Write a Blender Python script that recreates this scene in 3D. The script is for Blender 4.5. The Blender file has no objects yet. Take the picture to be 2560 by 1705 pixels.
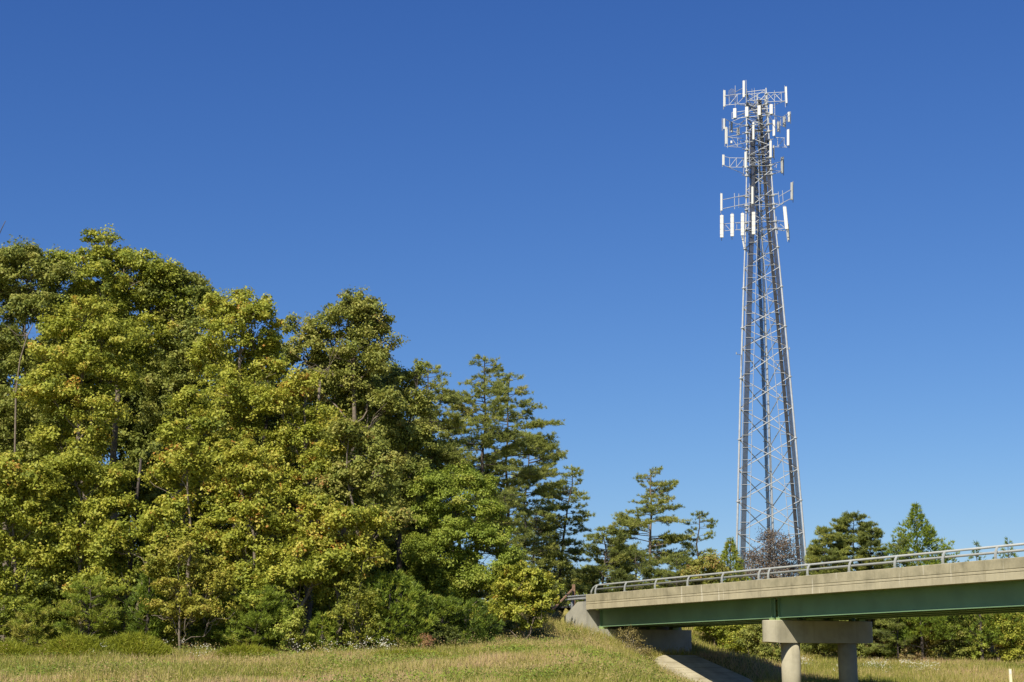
import bpy, math, random
import numpy as np
rng = np.random.default_rng(7)
random.seed(7)
SC = bpy.context.scene
COL = SC.collection

# ---------------------------------------------------------------- camera, sky, sun
FPX = 4060.0                      # focal length in pixels of the 2560 px wide photograph
TH = math.atan(823 / FPX)         # upward tilt
cam_d = bpy.data.cameras.new('camera')
cam_d.sensor_width = 36
cam_d.lens = 36 * FPX / 2560
cam_d.clip_start = 0.1
cam_d.clip_end = 5000
cam = bpy.data.objects.new('camera', cam_d)
COL.objects.link(cam)
cam.location = (0, 0, 2)
cam.rotation_euler = (math.pi / 2 + TH, 0, 0)
SC.camera = cam

SUN_H = (-0.45, -0.89)            # horizontal direction towards the sun
SUN_EL = math.radians(45)
world = bpy.data.worlds.new('World')
SC.world = world
world.use_nodes = True
wn = world.node_tree
bg = wn.nodes['Background']
sky = wn.nodes.new('ShaderNodeTexSky')
sky.sky_type = 'NISHITA'
sky.sun_disc = False
sky.sun_elevation = SUN_EL
sky.sun_rotation = math.atan2(SUN_H[0], SUN_H[1])
sky.altitude = 300
sky.air_density = 1.0
sky.dust_density = 0.4
sky.ozone_density = 3.0
EXPO = 0.7
# the camera's rendition of the sky: each channel gets its own contrast and gain
sep = wn.nodes.new('ShaderNodeSeparateColor'); comb = wn.nodes.new('ShaderNodeCombineColor')
wn.links.new(sky.outputs[0], sep.inputs[0])
for ch, (pw, gain) in enumerate(((1.38, .80), (1.17, .82), (.86, .97))):
    a_ = wn.nodes.new('ShaderNodeMath'); a_.operation = 'MULTIPLY'; a_.inputs[1].default_value = .1
    b_ = wn.nodes.new('ShaderNodeMath'); b_.operation = 'POWER'; b_.inputs[1].default_value = pw
    c_ = wn.nodes.new('ShaderNodeMath'); c_.operation = 'MULTIPLY'; c_.inputs[1].default_value = gain * 10 / 2 ** EXPO
    wn.links.new(sep.outputs[ch], a_.inputs[0]); wn.links.new(a_.outputs[0], b_.inputs[0]); wn.links.new(b_.outputs[0], c_.inputs[0])
    wn.links.new(c_.outputs[0], comb.inputs[ch])
wn.links.new(comb.outputs[0], bg.inputs[0])
bg.inputs[1].default_value = 0.1
sun_d = bpy.data.lights.new('sun', 'SUN')
sun_d.energy = 4.3
sun_d.angle = math.radians(0.5)
sun_d.color = (1.0, 0.93, 0.80)
sun = bpy.data.objects.new('sun', sun_d)
COL.objects.link(sun)
hl = math.hypot(*SUN_H)
sv = (SUN_H[0] / hl * math.cos(SUN_EL), SUN_H[1] / hl * math.cos(SUN_EL), math.sin(SUN_EL))
from mathutils import Vector
sun.rotation_euler = Vector(sv).to_track_quat('Z', 'Y').to_euler()
SC.view_settings.view_transform = 'Standard'
SC.view_settings.look = 'None'
SC.view_settings.exposure = EXPO
SC.view_settings.gamma = 1.0
SC.render.engine = 'CYCLES'
SC.cycles.max_bounces = 6
SC.cycles.diffuse_bounces = 3
SC.cycles.transmission_bounces = 4
SC.cycles.transparent_max_bounces = 4

# ---------------------------------------------------------------- helpers
def W(px, py, Y):
    """world point at ground distance Y seen at a photograph pixel (survey helper)"""
    u = px - 1280.0; v = 852.5 - py
    fw = FPX * math.cos(TH) - v * math.sin(TH); up = FPX * math.sin(TH) + v * math.cos(TH)
    return np.array((Y * u / fw, Y, 2 + Y * up / fw))
def mpp(Y): return Y / FPX        # metres per photograph pixel

def tag(o, label=None, cat=None, group=None, kind=None):
    if label: o['label'] = label
    if cat: o['category'] = cat
    if group: o['group'] = group
    if kind: o['kind'] = kind
    return o
def empty(name, loc, label=None, cat=None, group=None):
    o = bpy.data.objects.new(name, None); COL.objects.link(o)
    o.location = loc; o.empty_display_size = 0.3
    return tag(o, label, cat, group)

class MB:
    """collects quads / polygons of one mesh"""
    def __init__(s): s.v = []; s.f = []
    def add(s, vs, fs):
        n = len(s.v); s.v += [tuple(map(float, p)) for p in vs]; s.f += [tuple(n + i for i in f) for f in fs]
    def box(s, c, ax, ay, az):   # centre, three half-axis vectors
        c = np.array(c, float); ax, ay, az = map(lambda q: np.array(q, float), (ax, ay, az))
        vs = [c + i * ax + j * ay + k * az for k in (-1, 1) for j in (-1, 1) for i in (-1, 1)]
        s.add(vs, [(0, 2, 3, 1), (4, 5, 7, 6), (0, 1, 5, 4), (2, 6, 7, 3), (1, 3, 7, 5), (0, 4, 6, 2)])
    def tube(s, pts, rs, n=8, cap=True):
        pts = [np.array(p, float) for p in pts]
        if not hasattr(rs, '__len__'): rs = [rs] * len(pts)
        prev = None; rings = []
        for i, p in enumerate(pts):
            d = pts[min(i + 1, len(pts) - 1)] - pts[max(i - 1, 0)]
            d = d / (np.linalg.norm(d) + 1e-9)
            if prev is None:
                ref = np.array((0, 0, 1.)) if abs(d[2]) < .9 else np.array((1., 0, 0))
                x = np.cross(ref, d)
            else:
                x = prev - d * np.dot(prev, d)
            x /= np.linalg.norm(x) + 1e-9; prev = x; y = np.cross(d, x)
            rings.append([p + rs[i] * (math.cos(2 * math.pi * k / n) * x + math.sin(2 * math.pi * k / n) * y) for k in range(n)])
        vs = [q for r in rings for q in r]; fs = []
        for i in range(len(pts) - 1):
            for k in range(n):
                fs.append((i * n + k, i * n + (k + 1) % n, (i + 1) * n + (k + 1) % n, (i + 1) * n + k))
        if cap: fs.append(tuple(range(n))[::-1]); fs.append(tuple((len(pts) - 1) * n + k for k in range(n)))
        s.add(vs, fs)
    def build(s, name, mat, parent=None, smooth=False):
        me = bpy.data.meshes.new(name)
        org = np.zeros(3) if parent is None else np.array(parent.get('_o', (0, 0, 0)))
        me.from_pydata([tuple(np.array(p) - org) for p in s.v], [], s.f)
        me.materials.append(mat)
        if smooth: me.polygons.foreach_set('use_smooth', [True] * len(me.polygons))
        me.update()
        o = bpy.data.objects.new(name, me); COL.objects.link(o)
        if parent is not None: o.parent = parent
        return o
ORG = {}
def root(name, loc, label, cat, group=None):
    """an Empty at the base; parts given in world coordinates are stored relative to it"""
    o = empty(name, tuple(float(q) for q in loc), label, cat, group)
    ORG[o.name] = np.array(loc, float)
    return o
def build(mb, name, mat, parent=None, smooth=False):
    org = np.zeros(3)
    if parent is not None: org = ORG[parent.name]
    me = bpy.data.meshes.new(name)
    me.from_pydata([tuple(np.array(p) - org) for p in mb.v], [], mb.f)
    me.materials.append(mat)
    if smooth: me.polygons.foreach_set('use_smooth', [True] * len(me.polygons))
    me.update()
    o = bpy.data.objects.new(name, me); COL.objects.link(o)
    if parent is not None:
        o.parent = parent; ORG[o.name] = org
    return o
def quads(name, V, tint, mat, parent=None, nv=4):
    """V (N,nv,3) array of small faces in world coordinates, tint (N,) 0..1 per face"""
    org = np.zeros(3) if parent is None else ORG[parent.name]
    N = len(V)
    me = bpy.data.meshes.new(name)
    me.vertices.add(N * nv); me.loops.add(N * nv); me.polygons.add(N)
    me.vertices.foreach_set('co', (V - org).astype(np.float32).ravel())
    me.loops.foreach_set('vertex_index', np.arange(N * nv, dtype=np.int32))
    me.polygons.foreach_set('loop_start', np.arange(0, N * nv, nv, dtype=np.int32))
    me.polygons.foreach_set('loop_total', np.full(N, nv, dtype=np.int32))
    at = me.attributes.new('tint', 'FLOAT', 'POINT')
    at.data.foreach_set('value', np.repeat(tint, nv).astype(np.float32))
    me.materials.append(mat)
    me.update(calc_edges=True)
    o = bpy.data.objects.new(name, me); COL.objects.link(o)
    if parent is not None: o.parent = parent
    return o

# ---------------------------------------------------------------- materials
def newmat(name):
    m = bpy.data.materials.new(name); m.use_nodes = True
    nt = m.node_tree; p = nt.nodes['Principled BSDF']
    return m, nt, p
def ramp(nt, stops):
    r = nt.nodes.new('ShaderNodeValToRGB'); e = r.color_ramp.elements
    while len(e) > 1: e.remove(e[-1])
    e[0].position = stops[0][0]; e[0].color = (*stops[0][1], 1)
    for q, c in stops[1:]:
        n = e.new(q); n.color = (*c, 1)
    return r
def plain(name, col, rough=.6, metal=0, noise=0.0, scale=4.0, spec=.5):
    m, nt, p = newmat(name)
    p.inputs['Roughness'].default_value = rough; p.inputs['Metallic'].default_value = metal
    p.inputs['Specular IOR Level'].default_value = spec
    if noise:
        tc = nt.nodes.new('ShaderNodeTexCoord'); n = nt.nodes.new('ShaderNodeTexNoise')
        n.inputs['Scale'].default_value = scale; n.inputs['Detail'].default_value = 5
        nt.links.new(tc.outputs['Object'], n.inputs['Vector'])
        r = ramp(nt, [(.3, tuple(c * (1 - noise) for c in col)), (.7, tuple(min(1, c * (1 + noise)) for c in col))])
        nt.links.new(n.outputs['Fac'], r.inputs[0]); nt.links.new(r.outputs[0], p.inputs['Base Color'])
    else: p.inputs['Base Color'].default_value = (*col, 1)
    return m
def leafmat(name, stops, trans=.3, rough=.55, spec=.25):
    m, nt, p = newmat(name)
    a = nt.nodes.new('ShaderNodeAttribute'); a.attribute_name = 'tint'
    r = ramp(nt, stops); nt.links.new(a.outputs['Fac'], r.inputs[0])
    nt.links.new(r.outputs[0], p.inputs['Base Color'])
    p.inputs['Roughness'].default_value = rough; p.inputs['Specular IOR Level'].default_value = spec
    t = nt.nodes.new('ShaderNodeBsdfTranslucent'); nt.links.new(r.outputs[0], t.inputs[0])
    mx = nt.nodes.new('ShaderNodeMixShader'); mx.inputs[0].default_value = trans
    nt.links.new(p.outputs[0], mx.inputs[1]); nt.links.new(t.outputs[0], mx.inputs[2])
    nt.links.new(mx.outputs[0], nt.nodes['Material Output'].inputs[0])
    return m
M = {}
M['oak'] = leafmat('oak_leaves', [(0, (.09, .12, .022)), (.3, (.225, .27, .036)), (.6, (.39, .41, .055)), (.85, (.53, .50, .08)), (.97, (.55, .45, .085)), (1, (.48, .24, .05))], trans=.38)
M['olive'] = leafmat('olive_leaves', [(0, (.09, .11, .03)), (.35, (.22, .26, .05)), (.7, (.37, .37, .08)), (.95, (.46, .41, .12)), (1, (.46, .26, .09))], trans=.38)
M['green'] = leafmat('fresh_leaves', [(0, (.08, .12, .02)), (.4, (.21, .28, .04)), (.8, (.33, .39, .055)), (1, (.42, .42, .08))], trans=.38)
M['brownleaf'] = leafmat('turning_leaves', [(0, (.22, .25, .04)), (.4, (.43, .41, .06)), (.75, (.52, .40, .10)), (1, (.48, .26, .10))], trans=.38)
M['brush'] = leafmat('brown_brush', [(0, (.16, .14, .05)), (.4, (.34, .28, .10)), (.75, (.44, .33, .15)), (1, (.46, .27, .14))], trans=.3)
M['pine'] = leafmat('pine_needles', [(0, (.12, .15, .05)), (.4, (.28, .32, .075)), (.8, (.43, .44, .10)), (1, (.50, .43, .15))], trans=.4)
M['cedar'] = leafmat('cedar_sprays', [(0, (.08, .12, .02)), (.4, (.18, .25, .03)), (.8, (.30, .35, .04)), (1, (.40, .36, .07))], trans=.3)
M['reddish'] = leafmat('plum_leaves', [(0, (.09, .075, .05)), (.5, (.20, .15, .11)), (.8, (.26, .20, .13)), (1, (.24, .24, .11))], trans=.2)
M['rust'] = leafmat('dead_rust_leaves', [(0, (.18, .09, .04)), (.6, (.36, .19, .09)), (1, (.46, .29, .16))])
M['grass'] = leafmat('grass_blades', [(0, (.12, .155, .022)), (.3, (.25, .27, .04)), (.55, (.41, .37, .09)), (.8, (.55, .43, .19)), (1, (.56, .37, .23))], trans=.35)
M['moundgrass'] = leafmat('mound_blades', [(0, (.15, .18, .015)), (.5, (.27, .29, .025)), (.85, (.32, .33, .03)), (1, (.46, .30, .08))], trans=.35)
M['flower'] = leafmat('pale_blossoms', [(0, (.55, .55, .4)), (1, (.75, .73, .62))], trans=.2)
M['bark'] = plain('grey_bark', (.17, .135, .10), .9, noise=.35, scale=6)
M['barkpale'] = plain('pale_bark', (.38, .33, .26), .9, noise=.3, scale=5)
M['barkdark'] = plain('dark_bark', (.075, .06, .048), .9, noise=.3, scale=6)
M['steel'] = plain('galvanised_steel', (.44, .45, .455), .5, .35, noise=.12, scale=3)
M['steeldull'] = plain('weathered_galvanised_steel', (.30, .31, .31), .55, .3, noise=.15, scale=2)
M['coax'] = plain('black_cable_jacket', (.05, .051, .055), .5, noise=.3, scale=3)
M['panel'] = plain('antenna_radome', (.66, .65, .60), .45)
M['panelgrey'] = plain('aged_radome', (.38, .38, .35), .5, noise=.1, scale=3)
M['alum'] = plain('railing_aluminium', (.38, .39, .36), .5, .2, noise=.1, scale=2)
M['green_paint'] = plain('green_girder_paint', (.165, .275, .15), .5, noise=.12, scale=.8)
M['palegreen'] = plain('pale_green_bearing_paint', (.26, .36, .13), .6)
M['wood'] = plain('weathered_post_wood', (.21, .125, .075), .9, noise=.3, scale=8)
M['cream'] = plain('cream_marker_plastic', (.72, .66, .42), .5)
M['white'] = plain('white_litter', (.8, .8, .8), .6)
M['black'] = plain('black_rubber', (.02, .02, .02), .7)
M['asphalt'] = plain('asphalt', (.05, .05, .05), .9, noise=.2, scale=3)

def concrete(name, col, streak=.22, dark=.55, band=None):
    m, nt, p = newmat(name)
    tc = nt.nodes.new('ShaderNodeTexCoord')
    big = nt.nodes.new('ShaderNodeTexNoise'); big.inputs['Scale'].default_value = .9; big.inputs['Detail'].default_value = 8; big.inputs['Roughness'].default_value = .65
    nt.links.new(tc.outputs['Object'], big.inputs['Vector'])
    mp = nt.nodes.new('ShaderNodeMapping'); mp.inputs['Scale'].default_value = (3.2, 3.2, .16)
    nt.links.new(tc.outputs['Object'], mp.inputs['Vector'])
    st = nt.nodes.new('ShaderNodeTexNoise'); st.inputs['Scale'].default_value = 1.2; st.inputs['Detail'].default_value = 6
    nt.links.new(mp.outputs[0], st.inputs['Vector'])
    r1 = ramp(nt, [(.3, tuple(c * .78 for c in col)), (.5, col), (.72, tuple(min(1, c * 1.15) for c in col))])
    nt.links.new(big.outputs['Fac'], r1.inputs[0])
    r2 = ramp(nt, [(.28, (dark, dark, dark * .95)), (.46, (1, 1, 1)), (.66, (1, 1, 1)), (.76, (1.35, 1.33, 1.3))])
    nt.links.new(st.outputs['Fac'], r2.inputs[0])
    mx = nt.nodes.new('ShaderNodeMix'); mx.data_type = 'RGBA'; mx.blend_type = 'MULTIPLY'; mx.inputs['Factor'].default_value = streak * 3
    nt.links.new(r1.outputs[0], mx.inputs['A']); nt.links.new(r2.outputs[0], mx.inputs['B'])
    last = mx
    if band is not None:                 # weathered grey upper face above the grooves, pale lime drips below the joints
        sp = nt.nodes.new('ShaderNodeSeparateXYZ'); nt.links.new(tc.outputs['Object'], sp.inputs[0])
        mr = nt.nodes.new('ShaderNodeMapRange'); mr.inputs[1].default_value = band - .02; mr.inputs[2].default_value = band + .02
        nt.links.new(sp.outputs[2], mr.inputs[0])
        gn = nt.nodes.new('ShaderNodeTexNoise'); gn.inputs['Scale'].default_value = 1.6; gn.inputs['Detail'].default_value = 9; gn.inputs['Roughness'].default_value = .7
        nt.links.new(tc.outputs['Object'], gn.inputs['Vector'])
        gr = ramp(nt, [(.3, (.62, .63, .60)), (.5, (.84, .84, .82)), (.68, (.98, .98, .97))]); nt.links.new(gn.outputs['Fac'], gr.inputs[0])
        m2 = nt.nodes.new('ShaderNodeMix'); m2.data_type = 'RGBA'; m2.blend_type = 'MULTIPLY'
        nt.links.new(mr.outputs[0], m2.inputs['Factor']); nt.links.new(mx.outputs['Result'], m2.inputs['A']); nt.links.new(gr.outputs[0], m2.inputs['B'])
        dt = nt.nodes.new('ShaderNodeVectorMath'); dt.operation = 'DOT_PRODUCT'; dt.inputs[1].default_value = (.433, -.9014, 0); nt.links.new(tc.outputs['Object'], dt.inputs[0])
        cv = nt.nodes.new('ShaderNodeCombineXYZ'); nt.links.new(dt.outputs['Value'], cv.inputs[0])
        zz_ = nt.nodes.new('ShaderNodeMath'); zz_.operation = 'MULTIPLY'; zz_.inputs[1].default_value = .12; nt.links.new(sp.outputs[2], zz_.inputs[0]); nt.links.new(zz_.outputs[0], cv.inputs[1])
        dn = nt.nodes.new('ShaderNodeTexNoise'); dn.inputs['Scale'].default_value = 2.3; dn.inputs['Detail'].default_value = 2; nt.links.new(cv.outputs[0], dn.inputs['Vector'])
        dr = ramp(nt, [(.66, (0, 0, 0)), (.72, (1, 1, 1))]); nt.links.new(dn.outputs['Fac'], dr.inputs[0])
        m3 = nt.nodes.new('ShaderNodeMix'); m3.data_type = 'RGBA'; m3.inputs['B'].default_value = (.62, .57, .44, 1)
        mm = nt.nodes.new('ShaderNodeMath'); mm.operation = 'MULTIPLY'; mm.inputs[1].default_value = .6; nt.links.new(dr.outputs[0], mm.inputs[0])
        nt.links.new(mm.outputs[0], m3.inputs['Factor']); nt.links.new(m2.outputs['Result'], m3.inputs['A']); last = m3
    nt.links.new(last.outputs['Result'], p.inputs['Base Color'])
    p.inputs['Roughness'].default_value = .9; p.inputs['Specular IOR Level'].default_value = .2
    b = nt.nodes.new('ShaderNodeBump'); b.inputs['Strength'].default_value = .15; b.inputs['Distance'].default_value = .02
    fine = nt.nodes.new('ShaderNodeTexNoise'); fine.inputs['Scale'].default_value = 14; nt.links.new(tc.outputs['Object'], fine.inputs['Vector'])
    nt.links.new(fine.outputs['Fac'], b.inputs['Height']); nt.links.new(b.outputs[0], p.inputs['Normal'])
    return m
M['conc'] = concrete('parapet_concrete', (.40, .355, .235), .13, .6, 2.28)
M['conc2'] = concrete('pier_concrete', (.36, .33, .235), .15, .7)
M['conc3'] = concrete('abutment_concrete', (.37, .355, .29), .2, .65)

def groundmat():
    m, nt, p = newmat('grassy_ground')
    tc = nt.nodes.new('ShaderNodeTexCoord')
    n1 = nt.nodes.new('ShaderNodeTexNoise'); n1.inputs['Scale'].default_value = .22; n1.inputs['Detail'].default_value = 6
    n2 = nt.nodes.new('ShaderNodeTexNoise'); n2.inputs['Scale'].default_value = 5; n2.inputs['Detail'].default_value = 8
    for n in (n1, n2): nt.links.new(tc.outputs['Object'], n.inputs['Vector'])
    r1 = ramp(nt, [(.35, (.14, .16, .03)), (.55, (.26, .23, .07)), (.7, (.38, .30, .13))])
    r2 = ramp(nt, [(.3, (.5, .5, .45)), (.6, (1, 1, 1))])
    nt.links.new(n1.outputs['Fac'], r1.inputs[0]); nt.links.new(n2.outputs['Fac'], r2.inputs[0])
    mx = nt.nodes.new('ShaderNodeMix'); mx.data_type = 'RGBA'; mx.blend_type = 'MULTIPLY'; mx.inputs['Factor'].default_value = 1
    nt.links.new(r1.outputs[0], mx.inputs['A']); nt.links.new(r2.outputs[0], mx.inputs['B'])
    nt.links.new(mx.outputs['Result'], p.inputs['Base Color']); p.inputs['Roughness'].default_value = .95
    p.inputs['Specular IOR Level'].default_value = .1
    return m
M['ground'] = groundmat()

def slopepaving():
    m, nt, p = newmat('slope_paving_concrete')
    tc = nt.nodes.new('ShaderNodeTexCoord')
    n1 = nt.nodes.new('ShaderNodeTexNoise'); n1.inputs['Scale'].default_value = 1.2; n1.inputs['Detail'].default_value = 7
    nt.links.new(tc.outputs['Object'], n1.inputs['Vector'])
    r1 = ramp(nt, [(.3, (.30, .26, .17)), (.7, (.46, .41, .28))]); nt.links.new(n1.outputs['Fac'], r1.inputs[0])
    dot = nt.nodes.new('ShaderNodeVectorMath'); dot.operation = 'DOT_PRODUCT'; dot.inputs[1].default_value = (.433, -.9014, 0)
    nt.links.new(tc.outputs['Object'], dot.inputs[0])
    mu = nt.nodes.new('ShaderNodeMath'); mu.operation = 'MULTIPLY'; mu.inputs[1].default_value = 1.6; nt.links.new(dot.outputs['Value'], mu.inputs[0])
    fr = nt.nodes.new('ShaderNodeMath'); fr.operation = 'FRACT'; nt.links.new(mu.outputs[0], fr.inputs[0])
    r2 = ramp(nt, [(0, (.55, .53, .48)), (.07, (.6, .58, .52)), (.1, (1, 1, 1)), (1, (1, 1, 1))]); nt.links.new(fr.outputs[0], r2.inputs[0])
    mx = nt.nodes.new('ShaderNodeMix'); mx.data_type = 'RGBA'; mx.blend_type = 'MULTIPLY'; mx.inputs['Factor'].default_value = .8
    nt.links.new(r1.outputs[0], mx.inputs['A']); nt.links.new(r2.outputs[0], mx.inputs['B'])
    nt.links.new(mx.outputs['Result'], p.inputs['Base Color']); p.inputs['Roughness'].default_value = .9
    return m
M['slope'] = slopepaving()

# ---------------------------------------------------------------- bridge frame and terrain
P0 = np.array((4.719, 105.0, 0.0)); A = np.array((0.433, -0.9014, 0.0)); B = np.array((0.9014, 0.433, 0.0)); Z = np.array((0, 0, 1.0))
def S(s, t, z): return P0 + A * s + B * t + Z * z
def sstep(x): x = np.clip(x, 0, 1); return x * x * (3 - 2 * x)
def vnoise(x, y, seed=0):
    """cheap smooth 2-D noise from sines"""
    r = np.random.default_rng(seed); o = 0
    for k in range(6):
        a, b, c = r.uniform(-1, 1), r.uniform(-1, 1), r.uniform(0, 6.28)
        o = o + np.sin(x * a + y * b + c)
    return o / 6
def height(x, y, detail=True):
    x = np.asarray(x, float); y = np.asarray(y, float)
    L = 84 + 41 * sstep((x - 3) / 9)
    D = y - L
    zl = np.interp(D, [-60, -48, -28, 0, 14, 30, 60, 400], [0, .1, 1.35, 3.15, 3.7, 5.0, 5.4, 9])
    zr = np.interp(D, [-60, -48, -28, 0, 8, 18, 60, 400], [0, .1, 1.1, 2.75, 4.2, 5.0, 5.4, 9])
    w = sstep((x - 3) / 9)
    h = zl * (1 - w) + zr * w
    s = (x - P0[0]) * A[0] + (y - P0[1]) * A[1]; t = (x - P0[0]) * B[0] + (y - P0[1]) * B[1]
    zt = np.interp(s, [-200, -6, -3, 1.2, 6.2, 12.6, 19], [6.0, 5.9, 4.35, 3.15, 2.78, -.35, -3])
    te = np.interp(s, [5, 7], [-.35, -1.35])
    side = np.where(t < te, (te - t) * .42, np.where(t > 7.6, (t - 7.6) * .22, 0))
    E = zt - side
    under = (t > .25) & (t < 6.9)
    E = np.where(under & (s > .3) & (s <= 6.2), 2.84, E)
    fill = under & (s < -.35)
    E = np.where(fill, 6.0, E)
    h = np.maximum(h, E)
    h = h + 1.35 * np.exp(-(((x + 1.2) / 4.6) ** 2 + ((y - 99.5) / 5.8) ** 2)) * (t < -.3)* sstep((-.3 - t) / 1.5)
    if detail:
        h = h + .10 * vnoise(x * .7, y * .7, 3) * (1 - fill) + .22 * vnoise(x * .22, y * .22, 5) * (1 - under * (s > 0)) * (1 - fill)
    pav = (t > np.interp(s, [6.1, 6.4, 7, 8, 8.9, 11, 13], [2.0, 1.4, .7, .2, -.15, -.8, -1.2]) - .1) & (t < np.interp(s, [6.1, 9, 13], [4.3, 6.3, 6.8]) + .1) & (s > 6.1) & (s < 13)
    h = np.where(pav, np.minimum(h, np.interp(s, [6.1, 6.5, 12.8], [2.90, 2.72, -.40]) - .07), h)
    return h
def hz(x, y): return float(height(x, y))

def grid(name, xs, ys, mat, zf=height, drop=0.0, hole=None):
    X, Y = np.meshgrid(xs, ys); Zz = zf(X, Y) - drop
    nx, ny = len(xs), len(ys)
    V = np.stack([X, Y, Zz], -1).reshape(-1, 3)
    i = np.arange(nx - 1); j = np.arange(ny - 1); I, J = np.meshgrid(i, j)
    a = (J * nx + I).ravel()
    F = np.stack([a, a + 1, a + nx + 1, a + nx], -1)
    me = bpy.data.meshes.new(name); me.from_pydata(V.tolist(), [], F.tolist()); me.materials.append(mat)
    me.polygons.foreach_set('use_smooth', [True] * len(me.polygons)); me.update()
    o = bpy.data.objects.new(name, me); COL.objects.link(o); return o
xs = np.unique(np.concatenate([np.linspace(-1500, -60, 25), np.arange(-60, 60.1, .5), np.linspace(60, 1500, 25)]))
ys = np.unique(np.concatenate([np.linspace(-300, 40, 20), np.arange(40, 160.1, .5), np.linspace(160, 3000, 30)]))
tag(grid('ground', xs, ys, M['ground']), kind='structure')

# ---------------------------------------------------------------- bridge
ZT = 6.735; ZB = 5.80; ZG = 4.71; DW = 7.1
S0 = 0.0; S1 = 66.0
br = root('highway_bridge', S(0, 0, 4), 'concrete and green steel overpass rising toward the right edge beside the wooded bank', 'bridge')
joints = [0.02, 8.83, 13.26, 19.65, 25.51, 31.28, 36.94, 42.7, 48.5, 54.3, 60.1, S1]
def profile(side):
    """cross-section of the parapet with two grooves; t runs outward from the deck"""
    g = .022
    pts = [(0, ZB), (0, 6.10), (g, 6.11), (g, 6.14), (0, 6.15), (0, 6.235), (g, 6.245), (g, 6.275), (0, 6.285), (0, ZT - .02), (.02, ZT), (.27, ZT), (.29, ZT - .02), (.33, ZB + .22), (.45, ZB + .20), (.45, ZB)]
    return pts
def extrude(mb, pts, s0, s1, tf):
    n = len(pts)
    dz = 0 if tf(0) == 0 else -.45
    vs = [S(s0, tf(t), z + dz) for t, z in pts] + [S(s1, tf(t), z + dz) for t, z in pts]
    fs = [(i, (i + 1) % n, n + (i + 1) % n, n + i) for i in range(n)]
    mb.add(vs, fs + [tuple(range(n))[::-1], tuple(range(n, 2 * n))])
for side in (0, 1):
    tf = (lambda t: t) if side == 0 else (lambda t: DW - t)
    for k in range(len(joints) - 1):
        mb = MB(); extrude(mb, profile(0), joints[k] + (.0 if k == 0 else .012), joints[k + 1] - .012, tf)
        build(mb, 'parapet', M['conc'], br)
mb = MB(); mb.box((S(S1 / 2, DW / 2, ZB + .09)), A * (S1 / 2 - .01), B * (DW / 2 - .46), Z * .085); build(mb, 'deck', M['conc2'], br)
mb = MB()
mb.box(S(S1 / 2, DW / 2, ZB + .2), A * (S1 / 2 - .01), B * (DW / 2 - .47), Z * .02); build(mb, 'road_surface', M['asphalt'], br)
spans = [(.25, 19.6), (19.9, 44.8), (45.1, 65.8)]
gts = [.95, 2.68, 4.42, 6.15]
for gi, gt in enumerate(gts):
    for s0, s1 in spans:
        mb = MB(); sc = (s0 + s1) / 2; hs = (s1 - s0) / 2
        mb.box(S(sc, gt, (ZB + ZG) / 2 + .0), A * hs, B * .012, Z * ((ZB - ZG) / 2 - .04))
        mb.box(S(sc, gt, ZG + .02), A * hs, B * .2, Z * .02)
        mb.box(S(sc, gt, ZB - .022), A * hs, B * .17, Z * .02)
        ends = [s0 + .15, s1 - .2]
        for e in ends:                                   # bearing stiffeners
            for d in (-1, 1): mb.box(S(e, gt + d * .09, (ZB + ZG) / 2), A * .012, B * .075, Z * ((ZB - ZG) / 2 - .045))
        if gi > 0:
            for e in np.arange(s0 + 4, s1 - 2, 5.2): mb.box(S(e, gt + -.09, (ZB + ZG) / 2), A * .01, B * .075, Z * ((ZB - ZG) / 2 - .045))
        build(mb, 'girder', M['green_paint'], br)
for gi in range(3):                                      # cross frames
    for s0, s1 in spans:
        for e in np.linspace(s0 + .2, s1 - .25, 6):
            mb = MB(); g0, g1 = gts[gi] + .03, gts[gi + 1] - .03
            mb.tube([S(e, g0, ZG + .2), S(e, g1, ZG + .2)], .045, 4)
            mb.tube([S(e, g0, ZG + .22), S(e, (g0 + g1) / 2, ZB - .2), S(e, g1, ZG + .22)], .04, 4)
            mb.tube([S(e, g0, ZB - .16), S(e, g1, ZB - .16)], .045, 4)
            build(mb, 'cross_frame', M['green_paint'], br)
# piers
def pier(sc, gz):
    zc0, zc1 = 3.36, 4.60; r = .575; t0, t1 = .08, 7.02
    n = 14; out = []
    for k in range(n + 1):
        a = math.pi * k / n; out.append((sc + r * math.cos(a), t0 + r - r * math.sin(a)))
    for k in range(n + 1):
        a = math.pi * k / n; out.append((sc - r * math.cos(a), t1 - r + r * math.sin(a)))
    m = len(out); mb = MB()
    def zb(t):                                           # soffit rises a little towards both tips
        return zc0 + .12 * max(0, (1.2 - (t - t0)) / 1.2) + .12 * max(0, (1.2 - (t1 - t)) / 1.2)
    vs = [S(s, t, zb(t)) for s, t in out] + [S(s, t, zc1 - .03) for s, t in out] + [S(sc + (s - sc) * .95, t * .992 + .03, zc1) for s, t in out]
    fs = [(i, (i + 1) % m, m + (i + 1) % m, m + i) for i in range(m)] + [(m + i, m + (i + 1) % m, 2 * m + (i + 1) % m, 2 * m + i) for i in range(m)]
    mb.add(vs, fs + [tuple(range(m))[::-1], tuple(range(2 * m, 3 * m))])
    cap = build(mb, 'pier_cap', M['conc2'], br)
    for t in (1.72, 5.42):
        mb = MB(); mb.tube([S(sc, t, gz - .6), S(sc, t, zc0 + .1)], .51, 28)
        o = build(mb, 'pier_column', M['conc2'], br)
        for p in o.data.polygons: p.use_smooth = len(p.vertices) == 4
    for gt in gts:
        for d in (-.32, .3):
            mb = MB(); mb.box(S(sc + d, gt, 4.655), A * .16, B * .2, Z * .053); build(mb, 'bearing', M['palegreen'], br)
pier(19.75, .3); pier(44.95, 0); 
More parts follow.
